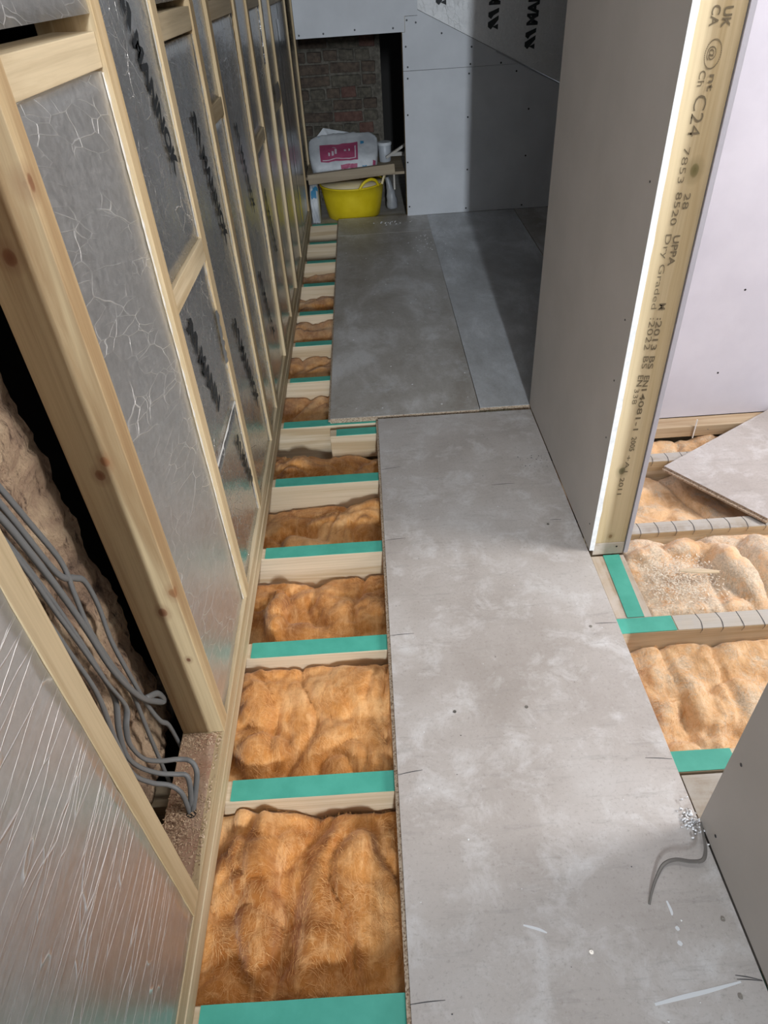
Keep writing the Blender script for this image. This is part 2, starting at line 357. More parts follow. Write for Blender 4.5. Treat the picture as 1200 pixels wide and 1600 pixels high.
def place_flat(bm, o, r, u, nrm, th=0.0004):
    """map flat (x, y) art to o + x r + y u, with a hair of thickness"""
    o, r, u, nrm = Vector(o), Vector(r), Vector(u), Vector(nrm)
    for v in bm.verts: v.co = o + r * v.co.x + u * v.co.y + nrm * th
    return bm
def join_bm(dst, src):
    me = bpy.data.meshes.new('t'); src.to_mesh(me); src.free(); dst.from_mesh(me); bpy.data.meshes.remove(me)

# ---------------------------------------------------------------- setting: left partition
XL = -0.395
wl = struct('wall_left', (0, 0, 0), 'open timber stud partition packed with foil faced insulation boards')
def stud(y1, mat=woodZ, z0=0.085, wdt=0.044, dx=0.0, depth=0.092, lean=0.0):
    bm = B(XL - depth, XL + dx, y1 - wdt, y1, z0, 2.3, bev=0.0015)
    if lean:
        for v in bm.verts: v.co.y += lean * (v.co.z - 0.5)
    return obj('stud', bm, mat, wl)
plate = obj('sole_plate', B(XL - 0.094, XL, -1.2, 5.56, 0.044, 0.085, bev=0.0012), woodY, wl)
plate2 = obj('sole_plate', B(XL - 0.094, XL + 0.002, -1.2, 5.56, -0.002, 0.0425, bev=0.0012), woodY, wl)
pt = obj('stained_plate_top', B(XL - 0.0925, XL - 0.016, 0.50, 0.872, 0.0852, 0.0862), woodRed, wl); pt['label'] = 'reddish stained top of the sole plate in the open bay'
SY = [0.54, 0.919, 1.332, 1.722, 2.112, 2.345, 2.82, 3.22, 3.63, 4.09, 5.045, 5.54]
for i, y in enumerate(SY):
    s = stud(y, woodZn if i == 1 else woodZ, wdt=0.044 if i > 1 else 0.043, dx=(0.0, 0.0, 0.002, -0.001, 0.001, 0.0, 0.002, 0.0, 0.003, 0, 0, 0.002)[i], lean=(0, 0, 0, 0.0, 0, 0, 0.06, 0.0, 0.08, 0.0, 0, 0)[i])
stud(-0.07); stud(-0.65)
obj('plasterboard', B(XL - 0.094, XL, -6.3, -1.2, -0.3, 2.3), plaster, wl)  # unseen wall run added behind the camera to block stray light
def nog(y0, y1, z0, z1, dx=0.0, tilt=0.0, deep=0.07):
    bm = B(XL - deep, XL + dx, y0, y1, z0, z1, bev=0.0015)
    if tilt: bmesh.ops.rotate(bm, verts=bm.verts, cent=((XL, (y0 + y1) / 2, z0)), matrix=Matrix.Rotation(tilt, 3, 'Y'))
    return obj('noggin', bm, woodY, wl)
nog(0.92, 1.287, 1.296, 1.343, -0.005, 0.03)
nog(1.723, 2.067, 1.297, 1.345, -0.004, 0.02)
nog(1.333, 1.677, 0.865, 0.915, -0.001)
nog(2.113, 2.300, 1.080, 1.125, -0.003)
nog(2.346, 2.775, 1.300, 1.345, -0.002)
nog(2.82, 3.175, 0.86, 0.905, -0.002)
nog(3.22, 3.60, 1.29, 1.335, -0.002)
nog(3.63, 4.045, 0.87, 0.915, -0.002)
nog(4.09, 5.0, 1.27, 1.315, -0.004)
def letter_block(parent, o, r, u, nrm, size, txt='MANNOK', mark=True):
    """logo mark of slashes, then the name, reading along r with letter tops towards u"""
    bm = bmesh.new(); Lm = size * 1.75; off = 0
    if mark:
        for poly in (((0, 0), (0.27, 0.02), (0.14, 0.55)), ((0.02, 0.70), (0.16, 1.0), (0.36, 1.0), (0.66, 0.0), (0.46, 0.0)), ((0.50, 0.72), (0.62, 1.0), (0.80, 1.0), (1.0, 0.0), (0.80, 0.0), (0.66, 0.5))):
            bm.faces.new([bm.verts.new((p[0] * Lm, p[1] * size, 0)) for p in poly])
        off = Lm * 1.12
    tb = text_bm(txt, size * 1.38, size * 0.075, 0.92)
    for v in tb.verts: v.co.x += off
    join_bm(bm, tb)
    place_flat(bm, o, r, u, nrm, 0.0012)
    p = obj('printed_lettering', bm, black, parent); p['label'] = 'black brand lettering printed on the foil'
    return p
XF = XL - 0.009
def ins(y0, y1, z0, z1, mat, jog=0.0):
    """foil faced board: a finely divided face with real ripples, torn upright edges"""
    bm = bmesh.new(); ny = max(6, int((y1 - y0) / 0.02)); nz = max(10, int((z1 - z0) / 0.03)); gr = []
    for i in range(nz + 1):
        row = []
        for j in range(ny + 1):
            y = y0 + (y1 - y0) * j / ny; z = z0 + (z1 - z0) * i / nz
            e = min(j, ny - j) / ny; d = 0.0022 * noise.noise(Vector((y * 7, z * 5, y0 * 9))) + 0.0010 * noise.noise(Vector((y * 30, z * 18, y0)))
            row.append(bm.verts.new((XF + jog + d, y + (0.003 * noise.noise(Vector((z * 40, y0, 1))) if j in (0, ny) else 0), z)))
        gr.append(row)
    for i in range(nz):
        for j in range(ny): bm.faces.new((gr[i][j], gr[i][j + 1], gr[i + 1][j + 1], gr[i + 1][j]))
    # body behind
    vs = [[bm.verts.new((XF + jog - 0.066, y, z)) for y in (y0, y1)] for z in (z0, z1)]
    bm.faces.new((vs[0][0], vs[1][0], vs[1][1], vs[0][1]))
    bm.faces.new([gr[0][0], vs[0][0], vs[0][1]] + gr[0][::-1][:-1]); bm.faces.new([gr[-1][-1], vs[1][1], vs[1][0]] + gr[-1][:-1])
    bm.faces.new([vs[0][0], gr[0][0]] + [r[0] for r in gr[1:]] + [vs[1][0]]); bm.faces.new([vs[0][1], vs[1][1]] + [r[-1] for r in gr[::-1]])
    return obj('insulation_board', bm, mat, wl, smooth=True)
ZB = 0.086
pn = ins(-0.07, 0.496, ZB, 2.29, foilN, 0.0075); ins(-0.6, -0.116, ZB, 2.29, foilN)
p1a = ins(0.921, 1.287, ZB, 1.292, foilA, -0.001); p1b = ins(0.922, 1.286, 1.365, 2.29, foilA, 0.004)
p2a = ins(1.334, 1.676, ZB, 0.47, foilB, 0.0); p2b = ins(1.334, 1.676, 0.475, 0.863, foilB, 0.001); p2c = ins(1.334, 1.676, 0.918, 2.29, foilB)
p3a = ins(1.724, 2.066, ZB, 1.29, foilB); p3b = ins(1.724, 2.066, 1.36, 2.29, foilB)
p4a = ins(2.114, 2.299, ZB, 1.078, foilB); ins(2.114, 2.299, 1.127, 2.29, foilB)
p5a = ins(2.347, 2.774, ZB, 1.298, foilC); ins(2.347, 2.774, 1.347, 2.29, foilC)
p6a = ins(2.822, 3.174, ZB, 0.858, foilC); ins(2.822, 3.174, 0.907, 2.29, foilC)
p7a = ins(3.222, 3.584, ZB, 1.288, foilC); ins(3.222, 3.584, 1.337, 2.29, foilC)
p8a = ins(3.632, 4.044, ZB, 0.868, foilC); ins(3.632, 4.044, 0.917, 2.29, foilC)
p9a = ins(4.092, 4.53, ZB, 1.268, foilC); p9b = ins(4.535, 4.999, ZB, 1.268, foilC); ins(4.092, 4.999, 1.317, 2.29, foilC)
ins(5.047, 5.494, ZB, 2.29, foilC)
dn = Vector((0, 0.34, -0.94)).normalized(); upv = Vector((0, 0.94, 0.34)).normalized()
def txtL(panel, y, z, size, txt='MANNOK', dd=dn, uu=upv): letter_block(panel, (XF + 0.0030, y, z), dd, uu, (1, 0, 0), size, txt)
txtL(p2b, 1.385, 0.815, 0.048, 'MANN'); txtL(p2c, 1.470, 1.40, 0.045, 'MANNOK'); txtL(p2a, 1.575, 0.400, 0.038, 'MANN')
txtL(p3a, 1.855, 1.14, 0.046, 'MANNOK'); txtL(p3a, 1.845, 0.62, 0.046); txtL(p2c, 1.36, 2.0, 0.042)
txtL(p5a, 2.47, 1.02, 0.04); txtL(p5a, 2.44, 0.55, 0.04); txtL(p6a, 2.90, 0.72, 0.04)
# foil tape: joint strips, a lifted flap that glints
def tape_strip(panel, y0, z0, y1, z1, wd, dx=0.003):
    a = Vector((XF + dx, y0, z0)); b = Vector((XF + dx, y1, z1)); t = (b - a).normalized(); s = Vector((1, 0, 0)).cross(t) * wd / 2
    bm = bmesh.new(); n = 14; rows = []
    for i in range(n + 1):
        p = a.lerp(b, i / n); j = 0.003 * noise.noise(Vector((i * 0.9, y0 * 3, z0)))
        rows.append([bm.verts.new(p - s + Vector((j, 0, 0))), bm.verts.new(p + Vector((0.0015 + j, 0, 0))), bm.verts.new(p + s + Vector((-0.001, j, 0)))])
    for r0, r1 in zip(rows, rows[1:]):
        for k in range(2): bm.faces.new((r0[k], r0[k + 1], r1[k + 1], r1[k]))
    return obj('foil_tape', bm, foilTape, panel, smooth=True)
foilTape = simple('shiny_foil_tape', (0.78, 0.78, 0.78), 0.22, 0.9)
jt = tape_strip(p2a, 1.345, 0.473, 1.67, 0.475, 0.007); jt.data.materials.clear(); jt.data.materials.append(simple('creased_joint_foil', (0.82, 0.82, 0.80), 0.5, 0.3)); tape_strip(p9a, 4.44, 0.1, 4.44, 1.2, 0.04, 0.006); tape_strip(p8a, 3.66, 0.1, 3.66, 0.86, 0.02, 0.006)
tape_strip(p4a, 2.13, 0.1, 2.13, 1.07, 0.012, 0.005); tape_strip(p2b, 1.66, 0.60, 1.67, 0.74, 0.03, 0.008)
tornEdge = simple('torn_foil_edge', (0.80, 0.79, 0.76), 0.55, 0.35)
def torn(panel, y, z0, z1, sgn, dx=0.0):
    bm = bmesh.new(); n = int((z1 - z0) / 0.006); pr = None
    for i in range(n + 1):
        z = z0 + (z1 - z0) * i / n; a = noise.noise(Vector((z * 70, y * 9, 1))); b_ = noise.noise(Vector((z * 16, y * 5, 7))); wd = max(0.0003, 0.0018 + 0.0022 * a + 0.003 * b_)
        cur = (bm.verts.new((XF + dx + 0.0006, y + sgn * 0.004, z)), bm.verts.new((XF + dx + 0.0030 + 0.002 * a, y + sgn * (0.003 - wd * 0.5), z)), bm.verts.new((XF + dx + 0.0012, y - sgn * wd, z)))
        if pr:
            for k in range(2): bm.faces.new((pr[k], pr[k + 1], cur[k + 1], cur[k]))
        pr = cur
    return obj('torn_foil_edge', bm, tornEdge, panel, smooth=True)
for (pnl, ya, yb, za, zb) in ((p1a, 0.921, 1.285, ZB, 1.29), (p2a, 1.336, 1.674, ZB, 0.47), (p2b, 1.336, 1.674, 0.476, 0.862), (p2c, 1.336, 1.674, 0.92, 1.8), (p3a, 1.726, 2.064, ZB, 1.29), (p4a, 2.116, 2.298, ZB, 1.07), (p5a, 2.35, 2.77, ZB, 1.29)):
    torn(pnl, yb, za, zb, 1); torn(pnl, ya, za, zb, -1)

fl = tape_strip(p8a, 3.72, 0.945, 3.93, 0.945, 0.07, 0.016); fl['label'] = 'lifted flap of bright foil tape'

# rough masonry behind the open bay
YE = lambda z: 0.952 - 0.060 * min(z, 1.5)
wm = bmesh.new(); ny, nz = 60, 170; gr = []
for i in range(nz + 1):
    row = []
    for j in range(ny + 1):
        z = 0.055 + 2.2 * i / nz; ye = YE(z) + 0.010 * noise.noise(Vector((0, z * 14, 2))); y = 0.40 + (ye - 0.40) * j / ny
        c = z / 0.078; mz = abs(c - round(c)) ; yy = (y + (0.11 if int(c) % 2 else 0)) / 0.225; my = abs(yy - round(yy))
        d = 0.012 * noise.noise(Vector((y * 9, z * 9, 3))) + 0.007 * noise.noise(Vector((y * 28, z * 22, 1))) + 0.004 * noise.noise(Vector((y * 75, z * 60, 5)))
        if mz < 0.09 or my < 0.03: d -= 0.004
        row.append(bm_v := wm.verts.new((-0.535 + d, y, z - (0.01 * noise.noise(Vector((y * 30, 0, 0))) if i == 0 else 0))))
    gr.append(row)
for i in range(nz):
    for j in range(ny): wm.faces.new((gr[i][j], gr[i][j + 1], gr[i + 1][j + 1], gr[i + 1][j]))
back = [wm.verts.new((-0.60, y, z)) for z in (0.055, 2.255) for y in (0.40, 1.15)]
wm.faces.new([gr[0][0]] + gr[0][1:] + [back[1], back[0]])
wmb = obj('wall_masonry', wm, masonry, None, smooth=True); wmb['kind'] = 'structure'; wmb['label'] = 'rough brown masonry seen through the open bay behind the cables'; wmb['category'] = 'wall'
wo = obj('wall_outer', B(-0.72, -0.62, -1.2, 6.7, -0.5, 2.3), darkmat); wo['kind'] = 'structure'; wo['label'] = 'outer wall behind the stud partition, coloured near-black for shade'; wo['category'] = 'wall'  # the shade behind the open bay is put into this wall's colour

# ---------------------------------------------------------------- setting: right walls
XR = 0.591
wr = struct('wall_right', (0, 0, 0), 'short plasterboarded partition with a stamped timber end stud')
pb = obj('plasterboard', B(XR, XR + 0.0125, 1.447, 2.30, 0.024, 2.3, bev=0.0006), plaster, wr)
gy = bmesh.new(); gn = 90
rows = []
for i in range(gn + 1):
    z = 0.024 + 2.27 * i / gn; j = 0.0014 * noise.noise(Vector((z * 60, 0, 2))) + (0.002 if noise.noise(Vector((z * 25, 5, 2))) > 0.45 else 0)
    rows.append([gy.verts.new((XR + 0.0004, 1.4468, z)), gy.verts.new((XR + 0.0135 + j, 1.4455 + 0.6 * j, z)), gy.verts.new((XR + 0.0125, 1.449, z))])
for a, b in zip(rows, rows[1:]):
    for k in range(2): gy.faces.new((a[k], a[k + 1], b[k + 1], b[k]))
e = obj('plasterboard_edge', gy, gypsum, wr); e['label'] = 'white broken gypsum edge of the plasterboard'
post = obj('stud', B(XR + 0.0155, 0.694, 1.452, 1.496, 0.046, 2.3, bev=0.0012), woodPost, wr); post['label'] = 'pale end stud with black grading stamps'
pp = obj('sole_plate', B(XR + 0.013, 0.694, 1.451, 2.17, 0.001, 0.0452, bev=0.001), woodOldY, wr)
pb2 = obj('plasterboard', B(0.6965, 0.7085, 1.449, 2.175, 0.004, 2.3, bev=0.0006), plasterL, wr); pb2['label'] = 'thin lilac plasterboard edge on the far side of the stud'
wr2 = obj('stud', B(XR + 0.015, 0.694, 2.13, 2.17, 0.046, 2.3), woodZ, wr)
def screws(wall, pts, nrm, mat=darkscrew, r=0.0036, name='screw'):
    for p in pts:
        bm = bmesh.new(); disc(bm, p, nrm, r); obj(name, bm, mat, wall)
screws(wr, [(XR, 1.490, 0.561), (XR, 1.475, 0.402), (XR, 1.48, 0.10), (XR, 1.49, 0.72), (XR, 1.49, 1.02)], (-1, 0, 0), r=0.0026)
screws(wr, [(0.672, 1.451, 0.030)], (0, -1, 0), r=0.0030)
# grading stamps: dot-matrix rows reading down the post
st = bmesh.new()
def stampt(txt, z0, z1, x, size, bold=0.0):
    t = text_bm(txt, size, bold); xs = [v.co.x for v in t.verts]; k = (z0 - z1) / (max(xs) - min(xs)); lo = min(xs)
    for v in t.verts: v.co.x = (v.co.x - lo) * k; v.co.y -= size * 0.36
    place_flat(t, (x, 1.4520, z0), (0, 0, -1), (1, 0, 0), (0, -1, 0), 0.0009); join_bm(st, t)
for a_ in (('UK', 1.309, 1.278, .661, .022, 5e-4), ('CA', 1.312, 1.281, .639, .022, 3e-4), ('@', 1.252, 1.230, .648, .018, 0), ('nt', 1.208, 1.181, .658, .017, 2e-4), ('Ch', 1.215, 1.190, .638, .017, 0),
           ('C24', 1.176, 1.107, .645, .034, -2e-4), ('7853', 1.088, 1.023, .638, .018, -2e-4), ('28', 1.003, .972, .659, .018, 0), ('8520', 1.006, .941, .641, .018, 0), ('UPPA', .920, .856, .655, .019, 3e-4),
           ('Dry Graded', .923, .759, .637, .018, -1e-4), ('M', .771, .756, .656, .019, 6e-4), (':2013', .737, .657, .656, .019, 2e-4), (':2022', .738, .658, .640, .019, -1e-4), ('BS', .641, .608, .658, .018, 2e-4), ('BS', .642, .610, .643, .018, -1e-4),
           ('EN', .590, .560, .655, .018, 3e-4), ('EN', .592, .562, .640, .018, 2e-4), ('14081-1', .554, .434, .655, .018, 2e-4), ('338', .555, .512, .637, .017, -1e-4), ('2005', .414, .369, .656, .018, 2e-4), ('+A1', .356, .301, .652, .017, 0), ('2011', .283, .225, .647, .017, 2e-4)): stampt(*a_)
# ring round the cert stamp
for a in range(40):
    t0, t1 = 2 * math.pi * a / 40, 2 * math.pi * (a + 0.78) / 40
    P = lambda t, k: (0.649 + 0.0155 * k * math.cos(t), 1.4511, 1.2395 + 0.0235 * k * math.sin(t))
    st.faces.new([st.verts.new(P(t0, 1)), st.verts.new(P(t1, 1)), st.verts.new(P(t1, 0.90)), st.verts.new(P(t0, 0.90))])
so = obj('grading_stamp', st, stamp, post); so['label'] = 'black ink grading stamps reading down the timber'

wr_n = struct('wall_near_right', (0, 0, 0), 'grey plasterboard wall end at the near right')
obj('plasterboard', B(XR, XR + 0.0125, -6.3, 0.64, 0.026, 2.3, bev=0.0006), plaster, wr_n)
obj('plasterboard', B(0.70, 0.7125, -1.2, 0.64, 0.02, 2.3), plaster, wr_n)
obj('stud', B(XR + 0.013, 0.699, 0.594, 0.638, 0.0, 2.3, bev=0.001), woodZ, wr_n)
screws(wr_n, [(XR, 0.611, 0.279), (XR, 0.587, 0.065), (XR, 0.61, 0.55)], (-1, 0, 0), r=0.0036)

wrm = struct('wall_room', (0, 0, 0), 'lilac plasterboard wall of the side room')
obj('plasterboard', B(0.709, 2.9, 2.172, 2.184, 0.0015, 2.3, bev=0.0006), plasterL, wrm)
obj('plasterboard', B(0.6035, 2.9, 2.288, 2.30, 0.0015, 2.3), plasterB, wrm)
screws(wrm, [(1.251, 2.172, 0.487), (1.239, 2.172, 0.18), (1.25, 2.172, 0.80)], (0, -1, 0), r=0.0036)
obj('floor_batten', B(0.72, 2.9, 2.105, 2.171, -0.045, 0.0, bev=0.002), wood('batten_pine', (0.56, 0.45, 0.31), (0.38, 0.26, 0.15), 0), wrm)
wf = obj('wall_far_room', B(2.9, 3.0, -1.2, 6.7, -0.5, 2.3), plaster); wf['kind'] = 'structure'; wf['label'] = 'far side wall of the rooms, out of view'; wf['category'] = 'wall'

# ---------------------------------------------------------------- setting: back wall with opening
YB = 4.95
wb = struct('wall_back', (0, 0, 0), 'pale plasterboard end wall with a dark square opening')
obj('plasterboard', hull_prism([(-0.352, 1.073), (0.305, 1.073), (0.305, 1.150), (0.383, 1.150), (0.383, 2.3), (-0.352, 2.3)], 1, YB, YB + 0.0125), plasterB, wb)
obj('plasterboard', hull_prism([(0.289, 0.875), (1.02, 0.874), (0.383, 1.1755), (0.383, 1.148), (0.307, 1.148), (0.307, 1.071), (0.289, 1.071)], 1, YB + 0.0004, YB + 0.0125), plasterB, wb)
obj('plasterboard', hull_prism([(0.289, 0.023), (0.698, 0.023), (2.9, 0.023), (2.9, 0.0285), (1.275, 0.754), (1.02, 0.8725), (0.289, 0.8725)], 1, YB, YB + 0.0125), plasterB, wb)
obj('opening_stud', B(0.2885, 0.333, YB + 0.013, YB + 0.10, 0.0, 1.4), woodZ, wb)
obj('opening_lintel', B(-0.352, 0.287, YB + 0.013, YB + 0.10, 1.078, 1.12), woodX, wb)
BS = [(-.331, 1.09), (-.184, 1.091), (.005, 1.099), (.235, 1.095), (.318, 1.129), (.372, 1.115), (.527, 1.054), (.308, .999), (.317, .894), (.315, .834), (.309, .636), (.30, .361), (.304, .082), (.71, .976), (.705, .888), (.698, .839), (.696, .602), (.70, .293), (.696, .048), (.895, .884), (.994, .835), (1.087, .625), (1.088, .354), (1.085, .044)]
screws(wb, [(x, YB, z) for x, z in BS], (0, -1, 0), r=0.0058)
# foil boards above the raked cut, leaning a little into the room
Ld = Vector((0.892, 0, -0.422)).normalized(); Uv = Vector((0, -math.sin(0.17), math.cos(0.17)))
def slope_board(a, b, top):
    p0 = Vector((0.383, YB - 0.004, 1.178)) + Ld * a; p1 = Vector((0.383, YB - 0.004, 1.178)) + Ld * b
    n = Vector((0, -math.cos(0.17), -math.sin(0.17)))
    bm = bmesh.new(); h = 1.15
    vs = []
    for k in (0, -0.05):
        q0 = p0 + n * (0.0 - k * -1 if False else 0) + Vector((0, -k, 0)); q1 = p1 + Vector((0, -k, 0))
        vs.append([bm.verts.new(q0), bm.verts.new(q1), bm.verts.new(q1 + Uv * (h + (p0.z - p1.z))), bm.verts.new(q0 + Uv * h)])
    bm.faces.new(vs[0]); bm.faces.new(vs[1][::-1])
    for i in range(4): bm.faces.new((vs[0][i], vs[1][i], vs[1][(i + 1) % 4], vs[0][(i + 1) % 4]))
    return obj('insulation_board', bm, foilS, wb)
sb = slope_board(0.0, 2.4, 0)
nS = Vector((0, -math.cos(0.17), -math.sin(0.17)))
def slope_pt(x, z, lift=0.0):
    zl = 1.178 - 0.4731 * (x - 0.383); t = (z - zl) / math.cos(0.17); return Vector((x, YB - 0.004, zl)) + Uv * t + nS * lift
for (x, z) in ((0.862, 1.055), (1.090, 0.945), (0.552, 1.19)):
    letter_block(sb, slope_pt(x, z, 0.002), Uv, (-1, 0, 0), nS, 0.062)
tr = obj('foil_tape', hull_prism([(0.86, 0.943), (1.33, 0.7205), (1.33, 0.7285), (0.86, 0.953)], 1, YB - 0.0085, YB - 0.0045), foilTape, wb); tr['label'] = 'bright strip of foil tape along the raked joint'

# recess behind the opening
wrc = struct('wall_recess', (0, 0, 0), 'old brick pier at the back of the dark recess')
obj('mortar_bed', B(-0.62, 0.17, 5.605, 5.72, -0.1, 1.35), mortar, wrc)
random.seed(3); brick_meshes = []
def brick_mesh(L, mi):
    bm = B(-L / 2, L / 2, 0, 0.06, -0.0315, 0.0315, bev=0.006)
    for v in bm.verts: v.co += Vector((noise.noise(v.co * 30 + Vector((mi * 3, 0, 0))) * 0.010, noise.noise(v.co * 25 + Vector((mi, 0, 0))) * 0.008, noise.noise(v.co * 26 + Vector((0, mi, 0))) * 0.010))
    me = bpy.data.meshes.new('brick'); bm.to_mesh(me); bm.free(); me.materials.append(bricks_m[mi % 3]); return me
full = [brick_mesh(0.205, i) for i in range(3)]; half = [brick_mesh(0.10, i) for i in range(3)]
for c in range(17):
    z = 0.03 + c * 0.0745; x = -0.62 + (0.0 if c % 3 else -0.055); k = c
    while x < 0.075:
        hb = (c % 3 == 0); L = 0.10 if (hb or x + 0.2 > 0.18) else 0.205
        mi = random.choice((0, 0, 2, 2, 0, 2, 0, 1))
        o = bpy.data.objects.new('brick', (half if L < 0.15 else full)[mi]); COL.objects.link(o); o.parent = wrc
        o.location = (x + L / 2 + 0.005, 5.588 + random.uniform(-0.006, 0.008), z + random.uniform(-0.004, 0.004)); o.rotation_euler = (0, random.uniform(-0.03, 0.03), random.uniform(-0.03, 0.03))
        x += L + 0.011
rb = struct('wall_recess_side', (0, 0, 0), 'sides of the recess, coloured near-black for its shade')
obj('side_panel', B(0.95, 1.0, 4.97, 7.2, -0.3, 1.6), darkmat, rb); obj('back_panel', B(-0.62, 1.0, 7.2, 7.25, -0.3, 1.6), darkmat, rb)  # recess darkness is painted into these near-black panels
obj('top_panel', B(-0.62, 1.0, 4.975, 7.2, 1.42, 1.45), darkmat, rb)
fr = obj('floor_recess', B(-0.40, 1.0, 4.99, 7.2, -0.06, -0.0305), woodOld); fr['kind'] = 'structure'; fr['label'] = 'dusty deck inside the recess'; fr['category'] = 'floor'

ce = obj('ceiling', B(-0.62, 3.0, 0.8, 7.2, 2.3, 2.34), plasterB); ce['kind'] = 'structure'; ce['label'] = 'plasterboard ceiling above the corridor'; ce['category'] = 'ceiling'
cb = obj('floor_underside', B(-0.62, 3.0, -1.2, 7.2, -0.36, -0.30), darkmat); cb['kind'] = 'structure'; cb['label'] = 'dark ceiling boards below the joists'; cb['category'] = 'floor'

# ---------------------------------------------------------------- joists with green tape
JY = [(0.337, 0.385), (0.756, 0.806), (1.148, 1.200), (1.532, 1.582), (1.900, 1.948), (2.285, 2.331), (2.660, 2.700), (3.020, 3.066), (3.390, 3.436), (3.795, 3.840), (4.180, 4.223), (4.545, 4.585), (4.945, 4.985)]
ordn = ['nearest', 'second', 'third', 'fourth', 'fifth', 'sixth', 'seventh', 'eighth', 'ninth', 'tenth', 'eleventh', 'twelfth', 'farthest']
extra = ['cut off by the bottom edge of the photo', 'beyond the furrowed wool quilt', 'with tape ending right of the board', 'running under the stamped stud', 'just in front of the packing block', 'behind the short packing block', 'beside the near end of the far board', 'beside the far board', 'halfway along the far board', 'beside the far board, back half', 'in the shade near the recess', 'second from the yellow tub', 'against the yellow tub']
tape_end = [0.60, 0.731, 0.745, 0.55, 0.55, 0.52] + [0.3] * 7
def joist(i):
    y0, y1 = JY[i]; r = thing('floor_joist', '%s green taped joist from the camera, %s' % (ordn[i], extra[i]), 'joist', (0.1, (y0 + y1) / 2, -0.2), 'joists crossing the floor')
    x1 = 1.75 if i < 5 else 1.4
    obj('joist_body', B(-0.60, x1, y0, y1, -0.200, -0.0024, bev=0.002), woodX, r)
    # tape follows the joist top with slightly ragged ends
    bm = bmesh.new(); n = 44; xs = [-0.383 + (tape_end[i] + 0.383) * k / n for k in range(n + 1)]; rows = []
    for k, x in enumerate(xs):
        w0 = y0 + 0.0008 + 0.0008 * noise.noise(Vector((x * 9, i, 0))); w1 = y1 - 0.0008 + 0.0012 * noise.noise(Vector((x * 7, i, 4)))
        zz = 0.0006 * noise.noise(Vector((x * 12, i, 8)))
        if k == 0: xa = x + 0.004
        rows.append([bm.verts.new((x + (0.006 * ((k == 0) - (k == n)) if c in (0,) else 0.0), yy, zt + (zz if zt > -0.001 else 0))) for c, (yy, zt) in enumerate(((w0, -0.0022), (w0, -0.0004), (w1, -0.0004), (w1, -0.0022)))])
    for a, b in zip(rows, rows[1:]):
        for c in range(3): bm.faces.new((a[c], b[c], b[c + 1], a[c + 1]))
    bm.faces.new(rows[0]); bm.faces.new(rows[-1][::-1])
    t = obj('joist_tape', bm, teal, r); t['label'] = 'bright green tape on the joist top'
    return r
joists = [joist(i) for i in range(13)]
# bare dirty tops of the joists in the side room: pencilled saw marks
for i, (x0, x1) in ((2, (0.748, 1.74)), (3, (0.715, 1.74)), (4, (0.715, 1.74))):
    y0, y1 = JY[i]
    t = obj('dirty_top', B(x0, x1, y0 + 0.001, y1 - 0.001 if i != 3 else y1 - 0.001, -0.0026, -0.0008), woodOld, joists[i]); t['label'] = 'grey dusty bare joist top'
    x = x0 + 0.06; k = 0
    while x < 1.5:
        c0 = Vector((x, y0, 0)); pts = [(x, y0 - 0.0006, -0.018), (x + 0.002, y0 - 0.0006, -0.0006), (x + 0.006 + 0.01 * noise.noise(Vector((x * 9, i, 0))), (y0 + y1) / 2, -0.0003), (x + 0.003, y1, -0.0003)]
        ln = bmesh.new(); tube(ln, pts, 0.0009, 0.0004, 5, (0, 0, 1), 3); obj('saw_mark', ln, pencil, joists[i]); x += 0.055 + 0.02 * noise.noise(Vector((k, i, 3))); k += 1
r = thing('packing_block', 'short pale timber block with green tape under the joint of two floor boards', 'block', (0.1, 2.23, -0.108))
obj('block_body', B(-0.197, 0.45, 2.204, 2.254, -0.108, -0.0024, bev=0.003), woodX, r)
obj('block_tape', B(-0.172, 0.44, 2.206, 2.252, -0.0026, -0.0006), teal, r)
# batten and short tape beside the doorway
r = thing('door_batten', 'dusty timber batten lying along the board edge below the stamped stud', 'batten', (0.64, 1.32, -0.045))
obj('batten_body', B(0.599, 0.697, 1.202, 1.449, -0.045, -0.003, bev=0.002), woodOldY, r)
tb = bmesh.new(); vs = [tb.verts.new(p) for p in ((0.630, 1.203, -0.001), (0.676, 1.203, -0.001), (0.684, 1.449, -0.001), (0.636, 1.449, -0.001))]; f = tb.faces.new(vs)
ex = bmesh.ops.extrude_face_region(tb, geom=[f]); bmesh.ops.translate(tb, verts=[v for v in ex['geom'] if isinstance(v, bmesh.types.BMVert)], vec=(0, 0, -0.0018))
obj('batten_tape', tb, teal, r)
tag(obj('floor_offcut', B(0.602, 0.735, 0.645, 0.750, -0.022, -0.003, bev=0.001), woodOld, None, (0.66, 0.69, -0.022)), 'grey dusty board offcut filling the corner beside the near wall end', 'board')

